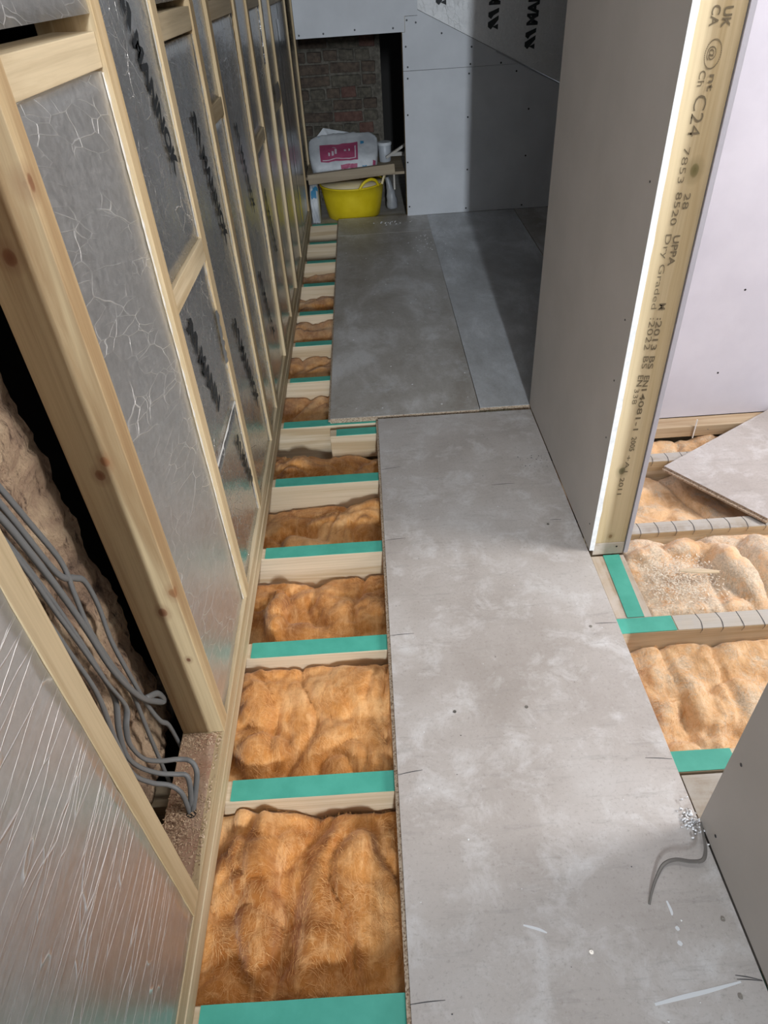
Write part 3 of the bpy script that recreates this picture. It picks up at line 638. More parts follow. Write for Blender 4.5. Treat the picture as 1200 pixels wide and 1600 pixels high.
# ---------------------------------------------------------------- mineral wool quilts
def quilt(label, x0, x1, y0, y1, zf, mat, seed, amp=0.022, group='orange insulation quilts between the joists', bumps=(), res=0.008, furrow=0.02, zc=0.2, lines=(), fuzz=0):
    nx = int((x1 - x0) / res); ny = int((y1 - y0) / res); bm = bmesh.new(); gr = []
    sd = Vector((seed * 3.7, seed * 1.3, seed))
    for i in range(ny + 1):
        row = []
        for j in range(nx + 1):
            u = j / nx; v = i / ny; x = x0 + (x1 - x0) * u; y = y0 + (y1 - y0) * v
            p = Vector((x, y, 0)) + sd
            q = p + Vector((noise.noise(p * 6), noise.noise(p * 6 + Vector((9, 2, 4))), 0)) * 0.05
            z = zf(u, v)
            z += amp * 1.1 * noise.noise(q * 6) + amp * 0.35 * noise.noise(q * 15) + amp * 0.12 * noise.noise(q * 40) + amp * 0.08 * noise.noise(q * 95)
            rd = 1 - abs(noise.noise(q * Vector((4.5, 4.0, 1)).length / 6 * 5 if False else Vector((q.x * 7, q.y * 3.2, seed)))) * 3.2
            if rd > 0: z -= furrow * rd ** 3
            rd2 = 1 - abs(noise.noise(Vector((q.x * 9 + 4, q.y * 9, seed + 5)))) * 4
            if rd2 > 0: z -= furrow * 0.45 * rd2 ** 2
            for (bx, by, rx, ry, h, rot) in bumps:
                dx, dy = x - bx, y - by; a = (dx * math.cos(rot) + dy * math.sin(rot)) / rx; b2 = (-dx * math.sin(rot) + dy * math.cos(rot)) / ry
                d2 = a * a + b2 * b2
                if d2 < 1: z += h * (1 - d2) ** 0.6
            for (ax, ay, bx, by, lw, ld) in lines:
                ex, ey = bx - ax, by - ay; tt = max(0, min(1, ((x - ax) * ex + (y - ay) * ey) / (ex * ex + ey * ey)))
                dd = math.hypot(x - ax - tt * ex + 0.010 * noise.noise(Vector((y * 12, seed, 0))), y - ay - tt * ey) / lw
                if dd < 1: z -= ld * (1 - dd) ** 1.3
            if x < XL + 0.012: z = min(z, -0.0035)
            z = min(z, zc)
            ed = min(v, 1 - v) * (y1 - y0); el = min(u, 1 - u) * (x1 - x0)
            if ed < 0.018: z -= 0.016 * (1 - ed / 0.018) ** 2
            if el < 0.014: z -= 0.010 * (1 - el / 0.014) ** 2
            row.append(bm.verts.new((x + 0.006 * noise.noise(p * 30 + Vector((5, 5, 5))) * (0 < j < nx), y + 0.005 * noise.noise(p * 34) * (0 < i < ny), z)))
        gr.append(row)
    for i in range(ny):
        for j in range(nx): bm.faces.new((gr[i][j], gr[i][j + 1], gr[i + 1][j + 1], gr[i + 1][j]))
    zb = -0.29
    c = [bm.verts.new(p) for p in ((x0, y0, zb), (x1, y0, zb), (x1, y1, zb), (x0, y1, zb))]
    bm.faces.new([c[0], c[1]] + gr[0][::-1]); bm.faces.new([c[2], c[3]] + gr[-1][:])
    bm.faces.new([c[3], c[0]] + [r_[0] for r_ in gr]); bm.faces.new([c[1], c[2]] + [r_[-1] for r_ in gr[::-1]]); bm.faces.new(c)
    G = [[v.co.copy() for v in r_] for r_ in gr]
    o = obj('insulation_quilt', bm, mat, None, ((x0 + x1) / 2, (y0 + y1) / 2, zb), smooth=True)
    tag(o, label, 'insulation', group)
    if fuzz:
        rs = random.Random(int(seed)); fb = bmesh.new(); ci = wool_fib
        def Hs(x, y):
            j = max(0, min(nx, int(round((x - x0) / (x1 - x0) * nx)))); i = max(0, min(ny, int(round((y - y0) / (y1 - y0) * ny)))); return G[i][j].z
        for k in range(fuzz):
            x = rs.uniform(max(x0, XL if x0 < 0 else x0) + 0.006, x1 - 0.006); y = rs.uniform(y0 + 0.004, y1 - 0.004)
            if x0 < 0 and x > 0.03: x = rs.uniform(XL + 0.006, 0.0)
            a = 6.28 * noise.noise(Vector((x * 5, y * 5, seed))) + rs.uniform(-0.5, 0.5); L = rs.uniform(0.006, 0.028); wd = rs.uniform(0.0001, 0.00028); pr = None; lift = rs.uniform(0.0005, 0.004)
            for t in range(5):
                a += rs.uniform(-0.35, 0.35)
                if not (x0 < x < x1 and y0 < y < y1): break
                z = Hs(x, y) + lift * (0.3 + math.sin(0.5 + t * 0.6)); s_ = Vector((-math.sin(a), math.cos(a), 0)) * wd
                if x < XL + 0.004: break
                cur = (fb.verts.new(Vector((x, y, z)) - s_), fb.verts.new(Vector((x, y, z)) + s_))
                if pr: fb.faces.new((pr[0], pr[1], cur[1], cur[0]))
                pr = cur; x += math.cos(a) * L / 4; y += math.sin(a) * L / 4
        f_ = obj('wool_fibres', fb, wool_fib, o); f_['kind'] = 'stuff'
    return o
gap = 0.0015
def lerp(a, b, t): return a + (b - a) * t
def zq(l, r, near=None, k=0.012):
    # far-edge heights l (left) and r (right); dips slightly in front
    return lambda u, v: lerp(l, r, min(1, u * 1.5)) + (k * math.sin(math.pi * v)) + (0 if near is None else near * (1 - v))
quilt('long orange wool quilt nearest the camera, split by a deep furrow', -0.46, 0.59, JY[0][1] + gap, JY[1][0] - gap, zq(-0.030, -0.075, 0.01), wool, 1, fuzz=2300, amp=0.020, furrow=0.022,
      lines=((-0.195, 0.76, -0.262, 0.40, 0.05, 0.030), (-0.335, 0.765, -0.35, 0.62, 0.03, 0.02)), bumps=((-0.32, 0.62, 0.05, 0.22, 0.035, 0.15), (-0.15, 0.60, 0.10, 0.16, 0.02, 0), (-0.22, 0.45, 0.10, 0.07, 0.02, 0)))
quilt('orange wool quilt with a tufted near left corner, second bay from the camera', -0.46, 0.59, JY[1][1] + gap, JY[2][0] - gap, zq(-0.040, -0.022, 0.0), wool, 2, fuzz=1900, amp=0.018,
      bumps=((-0.33, 0.88, 0.07, 0.06, 0.035, 0), (-0.36, 1.05, 0.05, 0.12, 0.03, 0.3), (-0.10, 1.05, 0.16, 0.08, 0.018, 0)))
quilt('crumpled orange wool quilt in the third bay from the camera', -0.46, 0.59, JY[2][1] + gap, JY[3][0] - gap, zq(-0.095, -0.085, 0.02), wool, 3, fuzz=1500, amp=0.018, bumps=((-0.34, 1.36, 0.035, 0.12, 0.05, 0), (-0.1, 1.33, 0.1, 0.08, 0.02, 0.4), (-0.27, 1.27, 0.09, 0.06, 0.02, 0)))
quilt('orange wool quilt folded under a raised flap, fourth bay from the camera', -0.46, 0.59, JY[3][1] + gap, JY[4][0] - gap, zq(-0.105, -0.050, 0.0), wool, 4, fuzz=1100, amp=0.015, bumps=((-0.08, 1.80, 0.20, 0.06, 0.025, 0.15), (-0.30, 1.68, 0.09, 0.06, 0.02, 0)))
quilt('orange wool quilt in front of the packing block', -0.46, 0.59, JY[4][1] + gap, 2.2025, zq(-0.055, -0.125, 0.02), wool, 5, fuzz=900, amp=0.015, bumps=((-0.02, 2.05, 0.07, 0.08, 0.03, 0), (-0.3, 2.1, 0.12, 0.07, 0.02, 0)))
zl = [-0.060, -0.045, -0.018, -0.055, -0.06, -0.13, -0.14]
wh = ['just past the packing block', 'two bays beyond the packing block', 'bulging between joists beside the far board', 'halfway along the far board', 'beside the back half of the far board', 'sunk low near the recess', 'sunk low in the last bay before the yellow tub']
for k in range(7):
    quilt('small exposed orange wool quilt %s' % wh[k], -0.46, 0.35, JY[5 + k][1] + gap, JY[6 + k][0] - gap, zq(zl[k] - 0.01, zl[k], 0.0, 0.008), wool, 6 + k, 0.014, res=0.013)
quilt('pale dusty wool quilt with knuckle shaped lumps beside the near wall end', 0.603, 1.30, JY[1][1] + gap, JY[2][0] - gap, lambda u, v: lerp(-0.055, -0.05, u) - 0.02 * (1 - v), woolP, 21, fuzz=3500, amp=0.020, group='dusty quilts in the side room',
      bumps=((0.74, 0.98, 0.05, 0.10, 0.035, 0.3), (0.85, 0.95, 0.07, 0.08, 0.03, 0), (0.66, 1.0, 0.05, 0.08, 0.02, 0), (0.72, 0.84, 0.12, 0.04, 0.025, 0)))
quilt('wool quilt buried in grey sawdust between the doorway batten and the room', 0.699, 1.75, JY[2][1] + gap, JY[3][0] - gap, lambda u, v: -0.020 + 0.012 * math.sin(v * 3.1), woolD, 22, fuzz=2200, amp=0.018, group='dusty quilts in the side room', furrow=0.018,
      lines=((0.955, 1.50, 0.905, 1.22, 0.022, 0.022),), bumps=((0.78, 1.45, 0.08, 0.03, 0.018, 0.1), (0.895, 1.465, 0.065, 0.045, 0.042, -0.1), (0.985, 1.37, 0.048, 0.16, 0.060, 0.2), (1.10, 1.38, 0.06, 0.12, 0.05, 0), (0.86, 1.235, 0.14, 0.03, 0.016, 0)))
quilt('smooth salmon wool quilt shaded by the loose angled board', 0.711, 1.75, JY[3][1] + gap, JY[4][0] - gap, lambda u, v: -0.055 - 0.02 * math.sin(v * 3.1) + 0.02 * (1 - v), woolP, 23, fuzz=1800, amp=0.016, group='dusty quilts in the side room')
quilt('scraps of salmon wool below the lilac wall', 0.711, 1.75, JY[4][1] + gap, 2.13, lambda u, v: -0.065 + 0.02 * v, woolP, 24, fuzz=1200, amp=0.022, group='dusty quilts in the side room')
# offcut strips and shavings lying on the sawdust
bm = bmesh.new(); tube(bm, [(0.82, 1.345, 0.020), (0.865, 1.335, 0.024), (0.925, 1.328, 0.022)], 0.009, 0.003, 8, (0, 0, 1), 4, lambda t: 0.6 + 0.6 * math.sin(t * 3.1))
tag(obj('timber_splinter', bm, woodX, None, (0.90, 1.33, 0.02)), 'long pale timber splinter lying on the sawdust heap', 'splinter')
random.seed(11); bm = bmesh.new()
for k in range(1500):
    x = random.gauss(0.81, 0.06); y = random.gauss(1.32, 0.050)
    if not (0.71 < x < 0.93 and 1.21 < y < 1.50): continue
    z = -0.012 + 0.030 * random.random(); a = random.uniform(0, 6.3); l = random.uniform(0.001, 0.0045); wd = random.uniform(0.0005, 0.0014)
    d = Vector((math.cos(a), math.sin(a), random.uniform(-0.3, 0.3))) * l; s = Vector((-math.sin(a), math.cos(a), random.uniform(-.4, .4))) * wd; c = Vector((x, y, z + 0.004))
    bm.faces.new([bm.verts.new(c - d - s), bm.verts.new(c + d - s), bm.verts.new(c + d * 0.8 + s), bm.verts.new(c - d + s)])
sd = obj('sawdust_heap', bm, mottled('pale_shavings', (0.56, 0.49, 0.40), (0.84, 0.76, 0.63), 60, 0.9, 0), None, (0.88, 1.31, -0.02)); tag(sd, 'grey and cream sawdust scattered over the wool beyond the doorway batten', 'sawdust', kind='stuff')
bm = bmesh.new()
for k in range(2600):
    y = random.choice((random.gauss(0.86, 0.018), random.gauss(0.66, 0.05), random.gauss(0.66, 0.05), random.uniform(0.52, 0.87))); x = random.choice((random.uniform(-0.485, -0.40), random.gauss(-0.465, 0.015)))
    if not (0.50 < y < 0.874 and -0.488 < x < -0.397): continue
    pile = 0.012 * math.exp(-((x + 0.47) ** 2) / 0.0006 - ((y - 0.65) ** 2) / 0.004)
    z = 0.087 + pile * random.random(); a = random.uniform(0, 6.3); l = random.uniform(0.0008, 0.0032); wd = random.uniform(0.0004, 0.0012)
    d = Vector((math.cos(a), math.sin(a), random.uniform(-0.3, 0.5))) * l; s = Vector((-math.sin(a), math.cos(a), 0.3)) * wd; c = Vector((x, y, z))
    bm.faces.new([bm.verts.new(c - d - s), bm.verts.new(c + d - s), bm.verts.new(c + d * 0.8 + s), bm.verts.new(c - d + s)])
tag(obj('sawdust', bm, sawdust, None, (-0.45, 0.68, 0.086)), 'brown sawdust and chips on the sole plate under the cables', 'sawdust', kind='stuff')
# loose wool fibres
def fibres(name, label, n, area_, zr, mat, seed):
    random.seed(seed); bm = bmesh.new()
    for k in range(n):
        x = random.uniform(area_[0], area_[1]); y = random.uniform(area_[2], area_[3]); z = random.uniform(*zr); a = random.uniform(0, 6.28); L = random.uniform(0.01, 0.035)
        c = Vector((x, y, z)); pr = None; wd = 0.00025
        for t in range(5):
            a += random.uniform(-0.6, 0.6); s = Vector((-math.sin(a), math.cos(a), 0)) * wd
            cur = (bm.verts.new(c - s), bm.verts.new(c + s))
            if pr: bm.faces.new((pr[0], pr[1], cur[1], cur[0]))
            pr = cur; c = c + Vector((math.cos(a), math.sin(a), random.uniform(-0.25, 0.3))) * L / 4
    return tag(obj(name, bm, mat, None, ((area_[0] + area_[1]) / 2, (area_[2] + area_[3]) / 2, zr[0])), label, 'fibres', kind='stuff')

# ---------------------------------------------------------------- chipboard floor panels
def panel(name, label, pts, top_mat, edges, z0=0.0, th=0.022, parent_loc=None):
    """pts counter-clockwise; edges[i] = 't' tongue, 'c' cut, for the side pts[i]->pts[i+1]"""
    n = len(pts); c = Vector((sum(p[0] for p in pts) / n, sum(p[1] for p in pts) / n, z0)); r = thing(name, label, 'floor board', c, 'chipboard floor panels')
    z1 = z0 + th; P = [Vector((p[0], p[1], 0)) for p in pts]
    def inset(d):
        out = []
        for i in range(n):
            a, b, cc = P[i - 1], P[i], P[(i + 1) % n]; e1 = (b - a).normalized(); e2 = (cc - b).normalized(); n1 = Vector((-e1.y, e1.x, 0)); n2 = Vector((-e2.y, e2.x, 0))
            d1, d2 = d[i - 1], d[i]
            # intersect offset lines
            A1 = a + n1 * d1; A2 = b + n2 * d2; den = e1.x * e2.y - e1.y * e2.x
            t = ((A2 - A1).x * e2.y - (A2 - A1).y * e2.x) / den; out.append(A1 + e1 * t)
        return out
    def rings(spec, bm):
        R = [[bm.verts.new((q.x, q.y, z)) for q in inset([(dt if e == 't' else dc) for e in edges])] for (dt, dc, z) in spec]
        for a, b in zip(R, R[1:]):
            for i in range(n): bm.faces.new((a[i], a[(i + 1) % n], b[(i + 1) % n], b[i]))
        return R
    bt = bmesh.new(); R = rings([(0.0, 0.0, z1 - 0.0012), (0.0, 0.0, z1 - 0.0004), (0.0006, 0.0005, z1)], bt); bt.faces.new(R[-1]); obj('panel_face', bt, top_mat, r)
    bc = bmesh.new(); R = rings([(0.003, 0.001, z0), (0.0, 0.0, z0 + 0.001), (0.0, 0.0, z0 + 0.007), (-0.008, 0.0, z0 + 0.0078), (-0.008, 0.0, z0 + 0.0135), (0.0, 0.0, z0 + 0.0145), (0.0002, 0.0002, z1 - 0.0012)], bc)
    bc.faces.new(R[0][::-1]); bc.faces.new(R[-1]); e = obj('panel_core', bc, chipcore, r); e['label'] = 'brown flecked chipboard edge with a tongue'
    return r
pA = panel('floor_panel', 'large pale chipboard panel running from the camera past the doorway', [(-0.018, -0.6), (0.589, -0.6), (0.589, 2.268), (-0.008, 2.272)], chiptop, ['c', 'c', 'c', 't'])
pB = panel('floor_panel', 'dusty grey far chipboard panel beside the open joists', [(-0.196, 2.296), (0.394, 2.292), (0.42, 4.598), (-0.196, 4.600)], chipdusty, ['c', 'c', 'c', 't'])
pD = panel('floor_panel', 'dark short chipboard panel at the sill of the recess', [(-0.196, 4.603), (0.42, 4.601), (0.425, 4.987), (-0.196, 4.987)], chipdusty, ['c', 'c', 'c', 't'])
pC = panel('floor_panel', 'far chipboard panel half in shadow right of the long seam', [(0.397, 2.304), (1.00, 2.304), (1.03, 4.945), (0.4235, 4.945)], chippale, ['c', 'c', 'c', 'c'])
pC['label'] = 'far chipboard panel half in shadow right of the long seam'
pC2 = panel('floor_panel', 'shaded chipboard panel against the end wall at the far right', [(1.004, 2.304), (2.88, 2.304), (2.88, 4.945), (1.034, 4.945)], chipdusty, ['c', 'c', 'c', 'c'])
pE = panel('floor_panel', 'loose chipboard panel lying askew over the side room joists', [(0.956, 1.841), (1.164, 1.538), (1.95, 2.075), (1.83, 2.16), (1.475, 2.160)], chiptop, ['t', 'c', 'c', 'c', 'c'])

ZT = 0.0222
def mark(parent, pts, wd, mat, name='pencil_mark', taper=True, z=ZT):
    bm = bmesh.new(); C = catmull([(p[0], p[1], z) for p in pts], 6); rows = []
    for i, p in enumerate(C):
        t = (C[min(i + 1, len(C) - 1)] - C[max(i - 1, 0)]).normalized(); s = Vector((-t.y, t.x, 0)) * wd / 2 * (0.35 + 0.65 * math.sin(math.pi * (0.12 + 0.88 * i / len(C))) if taper else 1)
        rows.append((bm.verts.new(p - s), bm.verts.new(p + s)))
    for a, b in zip(rows, rows[1:]): bm.faces.new((a[0], b[0], b[1], a[1]))
    return obj(name, bm, mat, parent)
for (x0, y0, x1, y1) in ((-0.012, 1.175, 0.052, 1.177), (-0.014, 0.780, 0.042, 0.788), (-0.016, 0.360, 0.045, 0.363), (-0.008, 1.555, 0.055, 1.56), (-0.008, 1.93, 0.06, 1.94),
                         (0.530, 1.170, 0.587, 1.168), (0.530, 0.782, 0.587, 0.775), (0.545, 0.372, 0.587, 0.362), (0.545, 0.366, 0.587, 0.361), (0.51, 1.600, 0.545, 1.598), (0.36, 1.80, 0.44, 1.80)):
    mark(pA, [(x0, y0), ((x0 + x1) / 2, (y0 + y1) / 2 + 0.0008), (x1, y1)], 0.0020 if y0 > 0.5 else 0.0016, pencil)
for p in ((0.516, 1.161), (0.311, 0.420), (0.561, 0.458), (0.540, 0.341), (0.50, 1.58), (0.30, 0.93), (0.13, 0.93)):
    bm = bmesh.new(); disc(bm, (p[0], p[1], ZT), (0, 0, 1), 0.0042); obj('screw', bm, steel, pA)
def blot(parent, pts, mat, name, z=ZT):
    bm = bmesh.new(); vs = [bm.verts.new((p[0], p[1], z)) for p in pts]; bm.faces.new(vs); return obj(name, bm, mat, parent)
sm = mark(pA, [(0.395, 0.338), (0.44, 0.345), (0.49, 0.352), (0.55, 0.362)], 0.007, chalk, 'paint_smear'); sm['label'] = 'white smear across the board'
mark(pA, [(0.20, 0.470), (0.225, 0.462), (0.24, 0.455)], 0.005, chalk, 'paint_smear')
mark(pA, [(0.472, 0.495), (0.474, 0.478), (0.473, 0.47)], 0.005, chalk, 'paint_smear'); mark(pA, [(0.473, 0.452), (0.476, 0.445)], 0.007, chalk, 'paint_smear'); mark(pA, [(0.467, 0.428), (0.473, 0.422)], 0.008, chalk, 'paint_smear')
# scattered chips on the panels
random.seed(5)
def flecks(parent, n, x0, x1, y0, y1, smin, smax, mat, name='dust_fleck', gauss=None):
    bm = bmesh.new()
    for k in range(n):
        x, y = (random.uniform(x0, x1), random.uniform(y0, y1)) if not gauss else (random.gauss(gauss[0], gauss[2]), random.gauss(gauss[1], gauss[3]))
        if not (x0 < x < x1 and y0 < y < y1): continue
        s = random.uniform(smin, smax); a0 = random.uniform(0, 6)
        top = bm.verts.new((x, y, ZT + s * 0.5)); ring = [bm.verts.new((x + s * random.uniform(0.6, 1.2) * math.cos(a0 + t * 1.256), y + s * random.uniform(0.6, 1.2) * math.sin(a0 + t * 1.256), ZT)) for t in range(5)]
        for t in range(5): bm.faces.new((ring[t], ring[(t + 1) % 5], top))
    o = obj(name, bm, mat, parent); o['kind'] = 'stuff'; return o
flecks(pA, 26, 0.0, 0.58, 0.2, 2.2, 0.0012, 0.0024, crumb)
flecks(pA, 22, 0.0, 0.58, 0.2, 2.2, 0.001, 0.002, pencil)
flecks(pA, 26, 0.44, 0.588, 1.85, 2.05, 0.001, 0.003, pencil, 'grit', (0.53, 1.93, 0.03, 0.02))
flecks(pB, 40, -0.15, 0.40, 2.35, 4.5, 0.002, 0.005, crumb)
flecks(pB, 34, 0.1, 0.41, 3.6, 4.58, 0.002, 0.006, crumb, 'crumbs', (0.36, 4.3, 0.05, 0.14))
flecks(pC, 30, 0.43, 0.7, 3.4, 4.9, 0.002, 0.006, crumb, 'crumbs', (0.46, 4.4, 0.05, 0.3))
flecks(pD, 26, -0.1, 0.41, 4.65, 4.94, 0.002, 0.010, crumb, 'crumbs', (0.18, 4.82, 0.08, 0.03))
flecks(pE, 8, 1.05, 1.4, 1.75, 2.1, 0.001, 0.003, pencil)

# peeled curl of plastic and the crumbled corner by the near wall end
bm = bmesh.new(); tube(bm, [(0.583, 0.625, 0.045), (0.578, 0.600, 0.043), (0.572, 0.573, 0.040), (0.560, 0.556, 0.038), (0.538, 0.556, 0.035), (0.512, 0.562, 0.033), (0.487, 0.556, 0.030), (0.465, 0.533, 0.027), (0.449, 0.510, 0.025), (0.438, 0.490, 0.0235)], 0.0040, 0.0006, 6, (0, 0, 1), 5, lambda t: 0.5 + 0.5 * math.sin(math.pi * min(1, t * 1.1)))
tag(obj('plastic_curl', bm, simple('dull_clear_strip', (0.12, 0.11, 0.10), 0.3), None, (0.52, 0.55, 0.0222)), 'thin curled grey strip lying on the board by the near wall end', 'strip')
random.seed(9); bm = bmesh.new()
for k in range(120):
    x = min(0.588, random.gauss(0.573, 0.010)); y = random.gauss(0.636, 0.016); s = random.uniform(0.001, 0.0038); c = Vector((x, y, 0.0222 + s * 0.5 + random.random() * 0.006))
    m_ = Matrix.Translation(c) @ Euler((random.random() * 6, random.random() * 6, 0)).to_matrix().to_4x4() @ Matrix.Diagonal((s, s * random.uniform(.5, 1), s * 0.7, 1))
    bmesh.ops.create_icosphere(bm, subdivisions=1, radius=1, matrix=m_)
tag(obj('plaster_crumbs', bm, crumb, None, (0.575, 0.63, 0.0222)), 'little heap of white plaster crumbs at the near wall corner', 'debris', kind='stuff')

# ---------------------------------------------------------------- cables in the open bay
def cable(pts, label, ra=0.0058, rb=0.0034, up=(1, 0, 0.2), grp='grey cables in the open bay'):
    bm = bmesh.new(); tube(bm, pts, ra, rb, 10, up, 8); c = sum((Vector(p) for p in pts), Vector()) / len(pts)
    return tag(obj('power_cable', bm, pvc, None, c, smooth=True), label, 'cable', grp)
cable([(-0.508, 0.66, 1.02), (-0.508, 0.70, 0.93), (-0.510, 0.728, 0.84), (-0.512, 0.765, 0.70), (-0.512, 0.800, 0.655), (-0.512, 0.822, 0.625), (-0.512, 0.828, 0.56), (-0.510, 0.815, 0.48), (-0.506, 0.815, 0.38), (-0.505, 0.825, 0.27), (-0.500, 0.835, 0.20), (-0.497, 0.853, 0.155), (-0.497, 0.862, 0.06), (-0.497, 0.862, 0.0)], 'grey flat cable farthest from the camera, dropping into the black gap by the big stud')
cable([(-0.500, 0.64, 1.0), (-0.500, 0.690, 0.88), (-0.500, 0.715, 0.78), (-0.500, 0.735, 0.68), (-0.500, 0.750, 0.58), (-0.500, 0.765, 0.46), (-0.498, 0.80, 0.335), (-0.495, 0.850, 0.245), (-0.492, 0.868, 0.225), (-0.494, 0.858, 0.262), (-0.498, 0.82, 0.30)], 'thick grey cable that ends in a small loop beside the big stud', 0.0066, 0.004)
cable([(-0.502, 0.62, 0.98), (-0.502, 0.670, 0.87), (-0.500, 0.690, 0.77), (-0.498, 0.700, 0.68), (-0.498, 0.715, 0.58), (-0.497, 0.730, 0.47), (-0.496, 0.745, 0.38), (-0.498, 0.722, 0.35), (-0.500, 0.712, 0.31), (-0.496, 0.722, 0.245), (-0.482, 0.745, 0.195), (-0.460, 0.768, 0.160), (-0.436, 0.768, 0.150), (-0.424, 0.752, 0.135), (-0.427, 0.722, 0.110), (-0.433, 0.695, 0.084), (-0.434, 0.690, 0.05)], 'grey flat cable sweeping widest over the sole plate into the drilled hole', 0.0058, 0.0034, (0.4, 0, 1))
cable([(-0.510, 0.63, 1.0), (-0.510, 0.685, 0.86), (-0.508, 0.710, 0.74), (-0.508, 0.728, 0.62), (-0.506, 0.738, 0.50), (-0.505, 0.74, 0.41), (-0.506, 0.712, 0.36), (-0.508, 0.700, 0.30), (-0.502, 0.706, 0.245), (-0.482, 0.722, 0.190), (-0.458, 0.735, 0.160), (-0.440, 0.738, 0.148), (-0.434, 0.725, 0.130), (-0.436, 0.700, 0.090), (-0.437, 0.688, 0.05)], 'grey flat cable making the middle bend over the sole plate', 0.0056, 0.0034, (0.4, 0, 1))
cable([(-0.503, 0.60, 0.93), (-0.504, 0.655, 0.84), (-0.504, 0.675, 0.73), (-0.503, 0.690, 0.60), (-0.502, 0.70, 0.48), (-0.506, 0.69, 0.36), (-0.505, 0.685, 0.26), (-0.490, 0.700, 0.195), (-0.466, 0.712, 0.160), (-0.447, 0.708, 0.135), (-0.440, 0.695, 0.095), (-0.439, 0.686, 0.05)], 'grey flat cable making the lowest bend into the drilled hole', 0.0056, 0.0034, (0.4, 0, 1))
cable([(-0.514, 0.70, 1.0), (-0.514, 0.735, 0.90), (-0.515, 0.765, 0.80), (-0.514, 0.790, 0.70), (-0.510, 0.778, 0.64), (-0.510, 0.772, 0.56), (-0.510, 0.785, 0.45), (-0.508, 0.80, 0.35), (-0.508, 0.79, 0.2), (-0.508, 0.78, 0.02)], 'dark grey cable kinked behind the other cables', 0.0058, 0.0034)
h = bmesh.new(); disc(h, (-0.435, 0.690, 0.0862), (0, 0, 1), 0.011, 0.0004, 14)
hh = obj('drilled_hole', h, darkmat, wl)

# ---------------------------------------------------------------- things in the recess
# timber across the opening
bm = B(-0.30, 0.30, -0.02, 0.02, -0.032, 0.032, bev=0.002)
bmesh.ops.rotate(bm, verts=bm.verts, cent=(0, 0, 0), matrix=Matrix.Rotation(-0.058, 3, 'Y')); bmesh.ops.translate(bm, verts=bm.verts, vec=(-0.083, 5.065, 0.290))
tag(obj('cross_timber', bm, woodOS, None, (-0.083, 5.065, 0.26)), 'brown timber plank resting across the opening above the yellow tub', 'plank')
tag(obj('shelf_board', B(-0.40, 0.285, 5.09, 5.58, 0.262, 0.28, bev=0.001), woodOS, None, (0, 5.3, 0.262)), 'dark shelf board in the recess under the cement bag', 'shelf')
tub_c = Vector((-0.087, 5.265, -0.029)); t = thing('rubber_tub', 'yellow flexible rubber tub with two handles in the recess', 'tub', tub_c)
def lathe(prof, seg=48, c=(0, 0, 0)):
    bm = bmesh.new(); R = [[bm.verts.new((c[0] + r_ * math.cos(2 * math.pi * j / seg), c[1] + r_ * math.sin(2 * math.pi * j / seg), c[2] + z)) for j in range(seg)] for r_, z in prof]
    for a, b in zip(R, R[1:]):
        for j in range(seg): bm.faces.new((a[j], a[(j + 1) % seg], b[(j + 1) % seg], b[j]))
    bm.faces.new(R[0][::-1]); bm.faces.new(R[-1]); return bm
obj('tub_body', lathe([(0.178, 0), (0.190, 0.006), (0.205, 0.08), (0.219, 0.16), (0.230, 0.216), (0.235, 0.218), (0.235, 0.226), (0.226, 0.227), (0.224, 0.222)], c=tub_c), yellow, t, smooth=True).data.polygons
ti = obj('tub_lining', lathe([(0.2235, 0.2225), (0.218, 0.19), (0.205, 0.13), (0.19, 0.08), (0.05, 0.078)], c=tub_c), cream, t, smooth=True); ti['label'] = 'cream inside of the tub'
def handle(ang, mat=cream):
    bm = bmesh.new(); pts = []
    for k in range(7):
        a = ang + (k - 3) * 0.115; hgt = 0.192 + 0.056 * math.sin(math.pi * k / 6) ** 0.7; rr = 0.240 + 0.006 * math.sin(math.pi * k / 6)
        pts.append((tub_c.x + rr * math.cos(a), tub_c.y + rr * math.sin(a), hgt))
    tube(bm, pts, 0.008, 0.010, 8, (0, 0, 1), 5); return obj('tub_handle', bm, mat, t, smooth=True)
handle(math.radians(-58), yellow); handle(math.radians(-8))
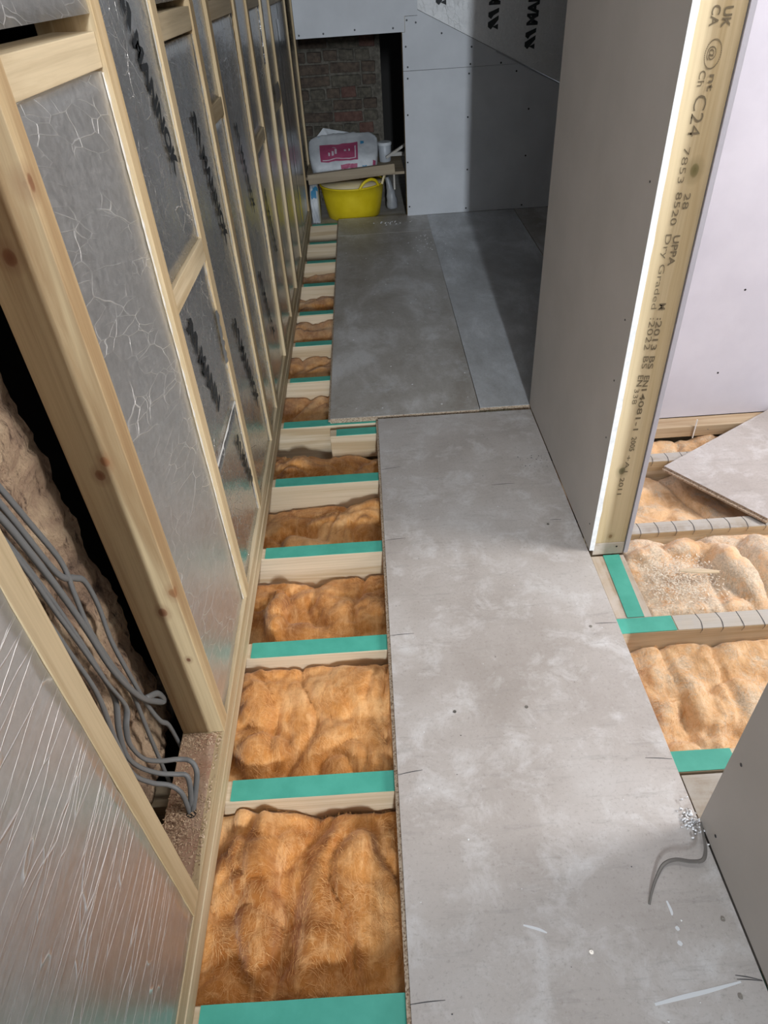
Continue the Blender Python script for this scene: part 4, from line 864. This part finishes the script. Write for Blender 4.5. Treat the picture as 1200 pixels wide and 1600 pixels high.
# bags
def bag_surface(cx, y0, z0, wx, prof, seed, label, name='cement_bag', crimp=0.03, nu=44, nv=40):
    P = catmull([(0, p[0], p[1]) for p in prof], 8)
    def S(u, v):
        i = v * (len(P) - 1); k = min(int(i), len(P) - 2); q = P[k].lerp(P[k + 1], i - k)
        e = 1 - abs(u) ** 9 * 0.35; cy = sum(p[0] for p in prof) / len(prof); cz = z0 + 0.07
        y = cy + (q.y - cy) * e; z = z0 + (q.z - z0) * (1 - 0.16 * abs(u) ** 6)
        n = 0.010 * noise.noise(Vector((u * 3 + seed, v * 7, seed))) + 0.005 * noise.noise(Vector((u * 9 + seed, v * 20, seed)))
        return Vector((cx + u * wx * (1 - 0.04 * math.cos(v * 6.28)), y + n, max(z0, z + n)))
    bm = bmesh.new(); G = [[bm.verts.new(S(-1 + 2 * j / nu, i / nv)) for j in range(nu + 1)] for i in range(nv + 1)]
    for i in range(nv):
        for j in range(nu): bm.faces.new((G[i][j], G[i][j + 1], G[i + 1][j + 1], G[i + 1][j]))
    for side in (0, nu): bm.faces.new([r_[side] for r_ in G])
    bm.faces.new(G[0] + G[-1][::-1])
    r = thing(name, label, 'bag', (cx, y0, z0)); obj('bag_body', bm, bagwhite, r, smooth=True)
    def patch(u0, u1, v0, v1, mat, nm, lift=0.002, n=10):
        b = bmesh.new(); g_ = []
        for i in range(n + 1):
            row = []
            for j in range(n + 1):
                u = u0 + (u1 - u0) * j / n; v = v0 + (v1 - v0) * i / n; p = S(u, v); du = S(u + 0.02, v) - p; dv = S(u, v + 0.01) - p; nn = du.cross(dv).normalized()
                if nn.y > 0 and nn.z < 0.2: nn = -nn
                if nn.z < -0.2: nn = -nn
                row.append(b.verts.new(p + nn * lift))
            g_.append(row)
        for i in range(n):
            for j in range(n): b.faces.new((g_[i][j], g_[i][j + 1], g_[i + 1][j + 1], g_[i + 1][j]))
        return obj(nm, b, mat, r, smooth=True)
    return r, patch
prof = [(5.115, 0.282), (5.098, 0.310), (5.105, 0.350), (5.150, 0.395), (5.22, 0.428), (5.30, 0.462), (5.37, 0.490), (5.40, 0.46), (5.41, 0.38), (5.40, 0.282)]
r, patch = bag_surface(-0.128, 5.25, 0.2815, 0.232, prof, 4, 'full white cement bag with a magenta label lying above the brown plank')
patch(-0.68, 0.42, 0.255, 0.50, magenta, 'magenta_label'); patch(-0.10, 0.40, 0.13, 0.205, magenta, 'magenta_label')
patch(-0.62, 0.36, 0.278, 0.288, whiteprint, 'label_border', 0.0035); patch(0.33, 0.36, 0.28, 0.45, whiteprint, 'label_border', 0.0035)
for (a, b_, c_, d_) in ((-0.44, -0.39, 0.33, 0.37), (-0.34, -0.28, 0.32, 0.39), (-0.25, -0.19, 0.34, 0.42), (-0.32, -0.21, 0.435, 0.45), (0.02, 0.08, 0.36, 0.40), (0.15, 0.19, 0.38, 0.42)): patch(a, b_, c_, d_, whiteprint, 'label_print', 0.0035, 4)
patch(0.55, 0.68, 0.12, 0.17, blueprint, 'blue_print'); patch(0.50, 0.60, 0.46, 0.50, blueprint, 'blue_print')
patch(0.86, 0.94, 0.15, 0.24, magenta, 'side_print', n=4)
# crumpled empty bag on top at the back left
bm = bmesh.new(); tri = [(-0.345, 5.34, 0.430), (-0.315, 5.37, 0.475), (-0.262, 5.40, 0.522), (-0.20, 5.42, 0.505), (-0.12, 5.43, 0.490), (-0.04, 5.43, 0.470), (-0.06, 5.40, 0.430), (-0.2, 5.36, 0.430)]
v0 = [bm.verts.new(p) for p in tri]; v1 = [bm.verts.new((p[0], p[1] + 0.05, p[2] - 0.01)) for p in tri]; bm.faces.new(v0); bm.faces.new(v1[::-1])
for i in range(8): bm.faces.new((v0[i], v1[i], v1[(i + 1) % 8], v0[(i + 1) % 8]))
bmesh.ops.triangulate(bm, faces=[f for f in bm.faces if len(f.verts) > 4]); bmesh.ops.subdivide_edges(bm, edges=list(bm.edges), cuts=3, use_grid_fill=True)
for v in bm.verts: v.co += Vector((0, 1, 0.3)) * 0.012 * noise.noise(v.co * 28)
eb = thing('empty_bag', 'crumpled empty white sack standing behind the cement bag', 'bag', (-0.2, 5.4, 0.43)); obj('sack_body', bm, bagwhite, eb, smooth=False)
for (x, z, w_, h_) in ((-0.29, 0.462, 0.022, 0.03), (-0.17, 0.465, 0.06, 0.018)):
    obj('blue_print', B(x - w_ / 2, x + w_ / 2, 5.335 if x < -0.2 else 5.365, 5.345 if x < -0.2 else 5.375, z - h_ / 2, z + h_ / 2), blueprint, eb)
# low bags either side of the tub
prof2 = [(5.10, -0.030), (5.08, 0.03), (5.075, 0.09), (5.09, 0.15), (5.13, 0.20), (5.2, 0.22), (5.25, 0.18), (5.26, 0.08), (5.25, -0.030)]
r, patch = bag_surface(-0.358, 5.16, -0.0300, 0.032, prof2, 9, 'white and blue bag squeezed left of the yellow tub', 'small_bag')
patch(-0.6, 0.5, 0.36, 0.46, blueprint, 'blue_print', n=5); patch(-0.2, 0.8, 0.46, 0.52, blueprint, 'blue_print', n=5)
prof3 = [(5.22, 0.001), (5.195, 0.04), (5.20, 0.10), (5.23, 0.15), (5.26, 0.20), (5.30, 0.15), (5.33, 0.08), (5.32, 0.001)]
bm = bmesh.new(); tube(bm, [(0.195, 5.27, 0.001), (0.195, 5.27, 0.06), (0.19, 5.265, 0.11), (0.178, 5.26, 0.16), (0.165, 5.26, 0.21)], 0.045, 0.04, 14, (1, 0, 0), 4, lambda t: 1.0 - 0.65 * t ** 1.5)
for v in bm.verts: v.co += Vector((1, 1, 0)) * 0.008 * noise.noise(v.co * 30)
gb = thing('plastic_bag', 'grey crumpled plastic bag right of the yellow tub', 'bag', (0.195, 5.27, 0.001)); obj('bag_body', bm, clearbag, gb, smooth=True)
# white pot and timber strips on the right of the shelf
t = thing('white_pot', 'white lidded pot beside the cement bag on the shelf', 'pot', (0.165, 5.42, 0.281))
obj('pot_body', lathe([(0.040, 0), (0.042, 0.004), (0.047, 0.11), (0.045, 0.112)], 24, (0.165, 5.42, 0.281)), simple('white_plastic_grey', (0.42, 0.44, 0.47), 0.4), t, smooth=True)
obj('pot_lid', lathe([(0.050, 0.108), (0.051, 0.122), (0.046, 0.127), (0.005, 0.127)], 24, (0.165, 5.42, 0.281)), simple('white_lid', (0.60, 0.62, 0.64), 0.4), t)
bm = B(0.0, 0.26, -0.012, 0.012, -0.008, 0.008, bev=0.001); bmesh.ops.rotate(bm, verts=bm.verts, cent=(0, 0, 0), matrix=Matrix.Rotation(-0.50, 3, 'Y')); bmesh.ops.translate(bm, verts=bm.verts, vec=(0.17, 5.335, 0.322))
tag(obj('timber_strip', bm, woodOld, None, (0.17, 5.335, 0.31)), 'thin grey timber strip leaning up to the right behind the wall edge', 'strip')
bm = B(0.12, 0.60, 5.47, 5.50, 0.30, 0.325, bev=0.001); tag(obj('timber_strip', bm, woodOld, None, (0.36, 5.48, 0.30)), 'level grey timber strip lying behind the white pot', 'strip')
tag(obj('hanging_strip', B(0.205, 0.217, 5.088, 5.094, 0.165, 0.262, bev=0.001), woodOld, None, (0.21, 5.09, 0.165)), 'small pale strip hanging below the right end of the brown plank', 'strip')
# white cable tie below the lilac wall
tag(obj('cable_tie', B(1.170, 1.1735, 2.099, 2.1035, -0.05, 0.03), simple('white_nylon', (0.8, 0.8, 0.78), 0.4), None, (1.172, 2.1, -0.05)), 'thin white strip hanging over the floor batten under the lilac wall', 'strip')
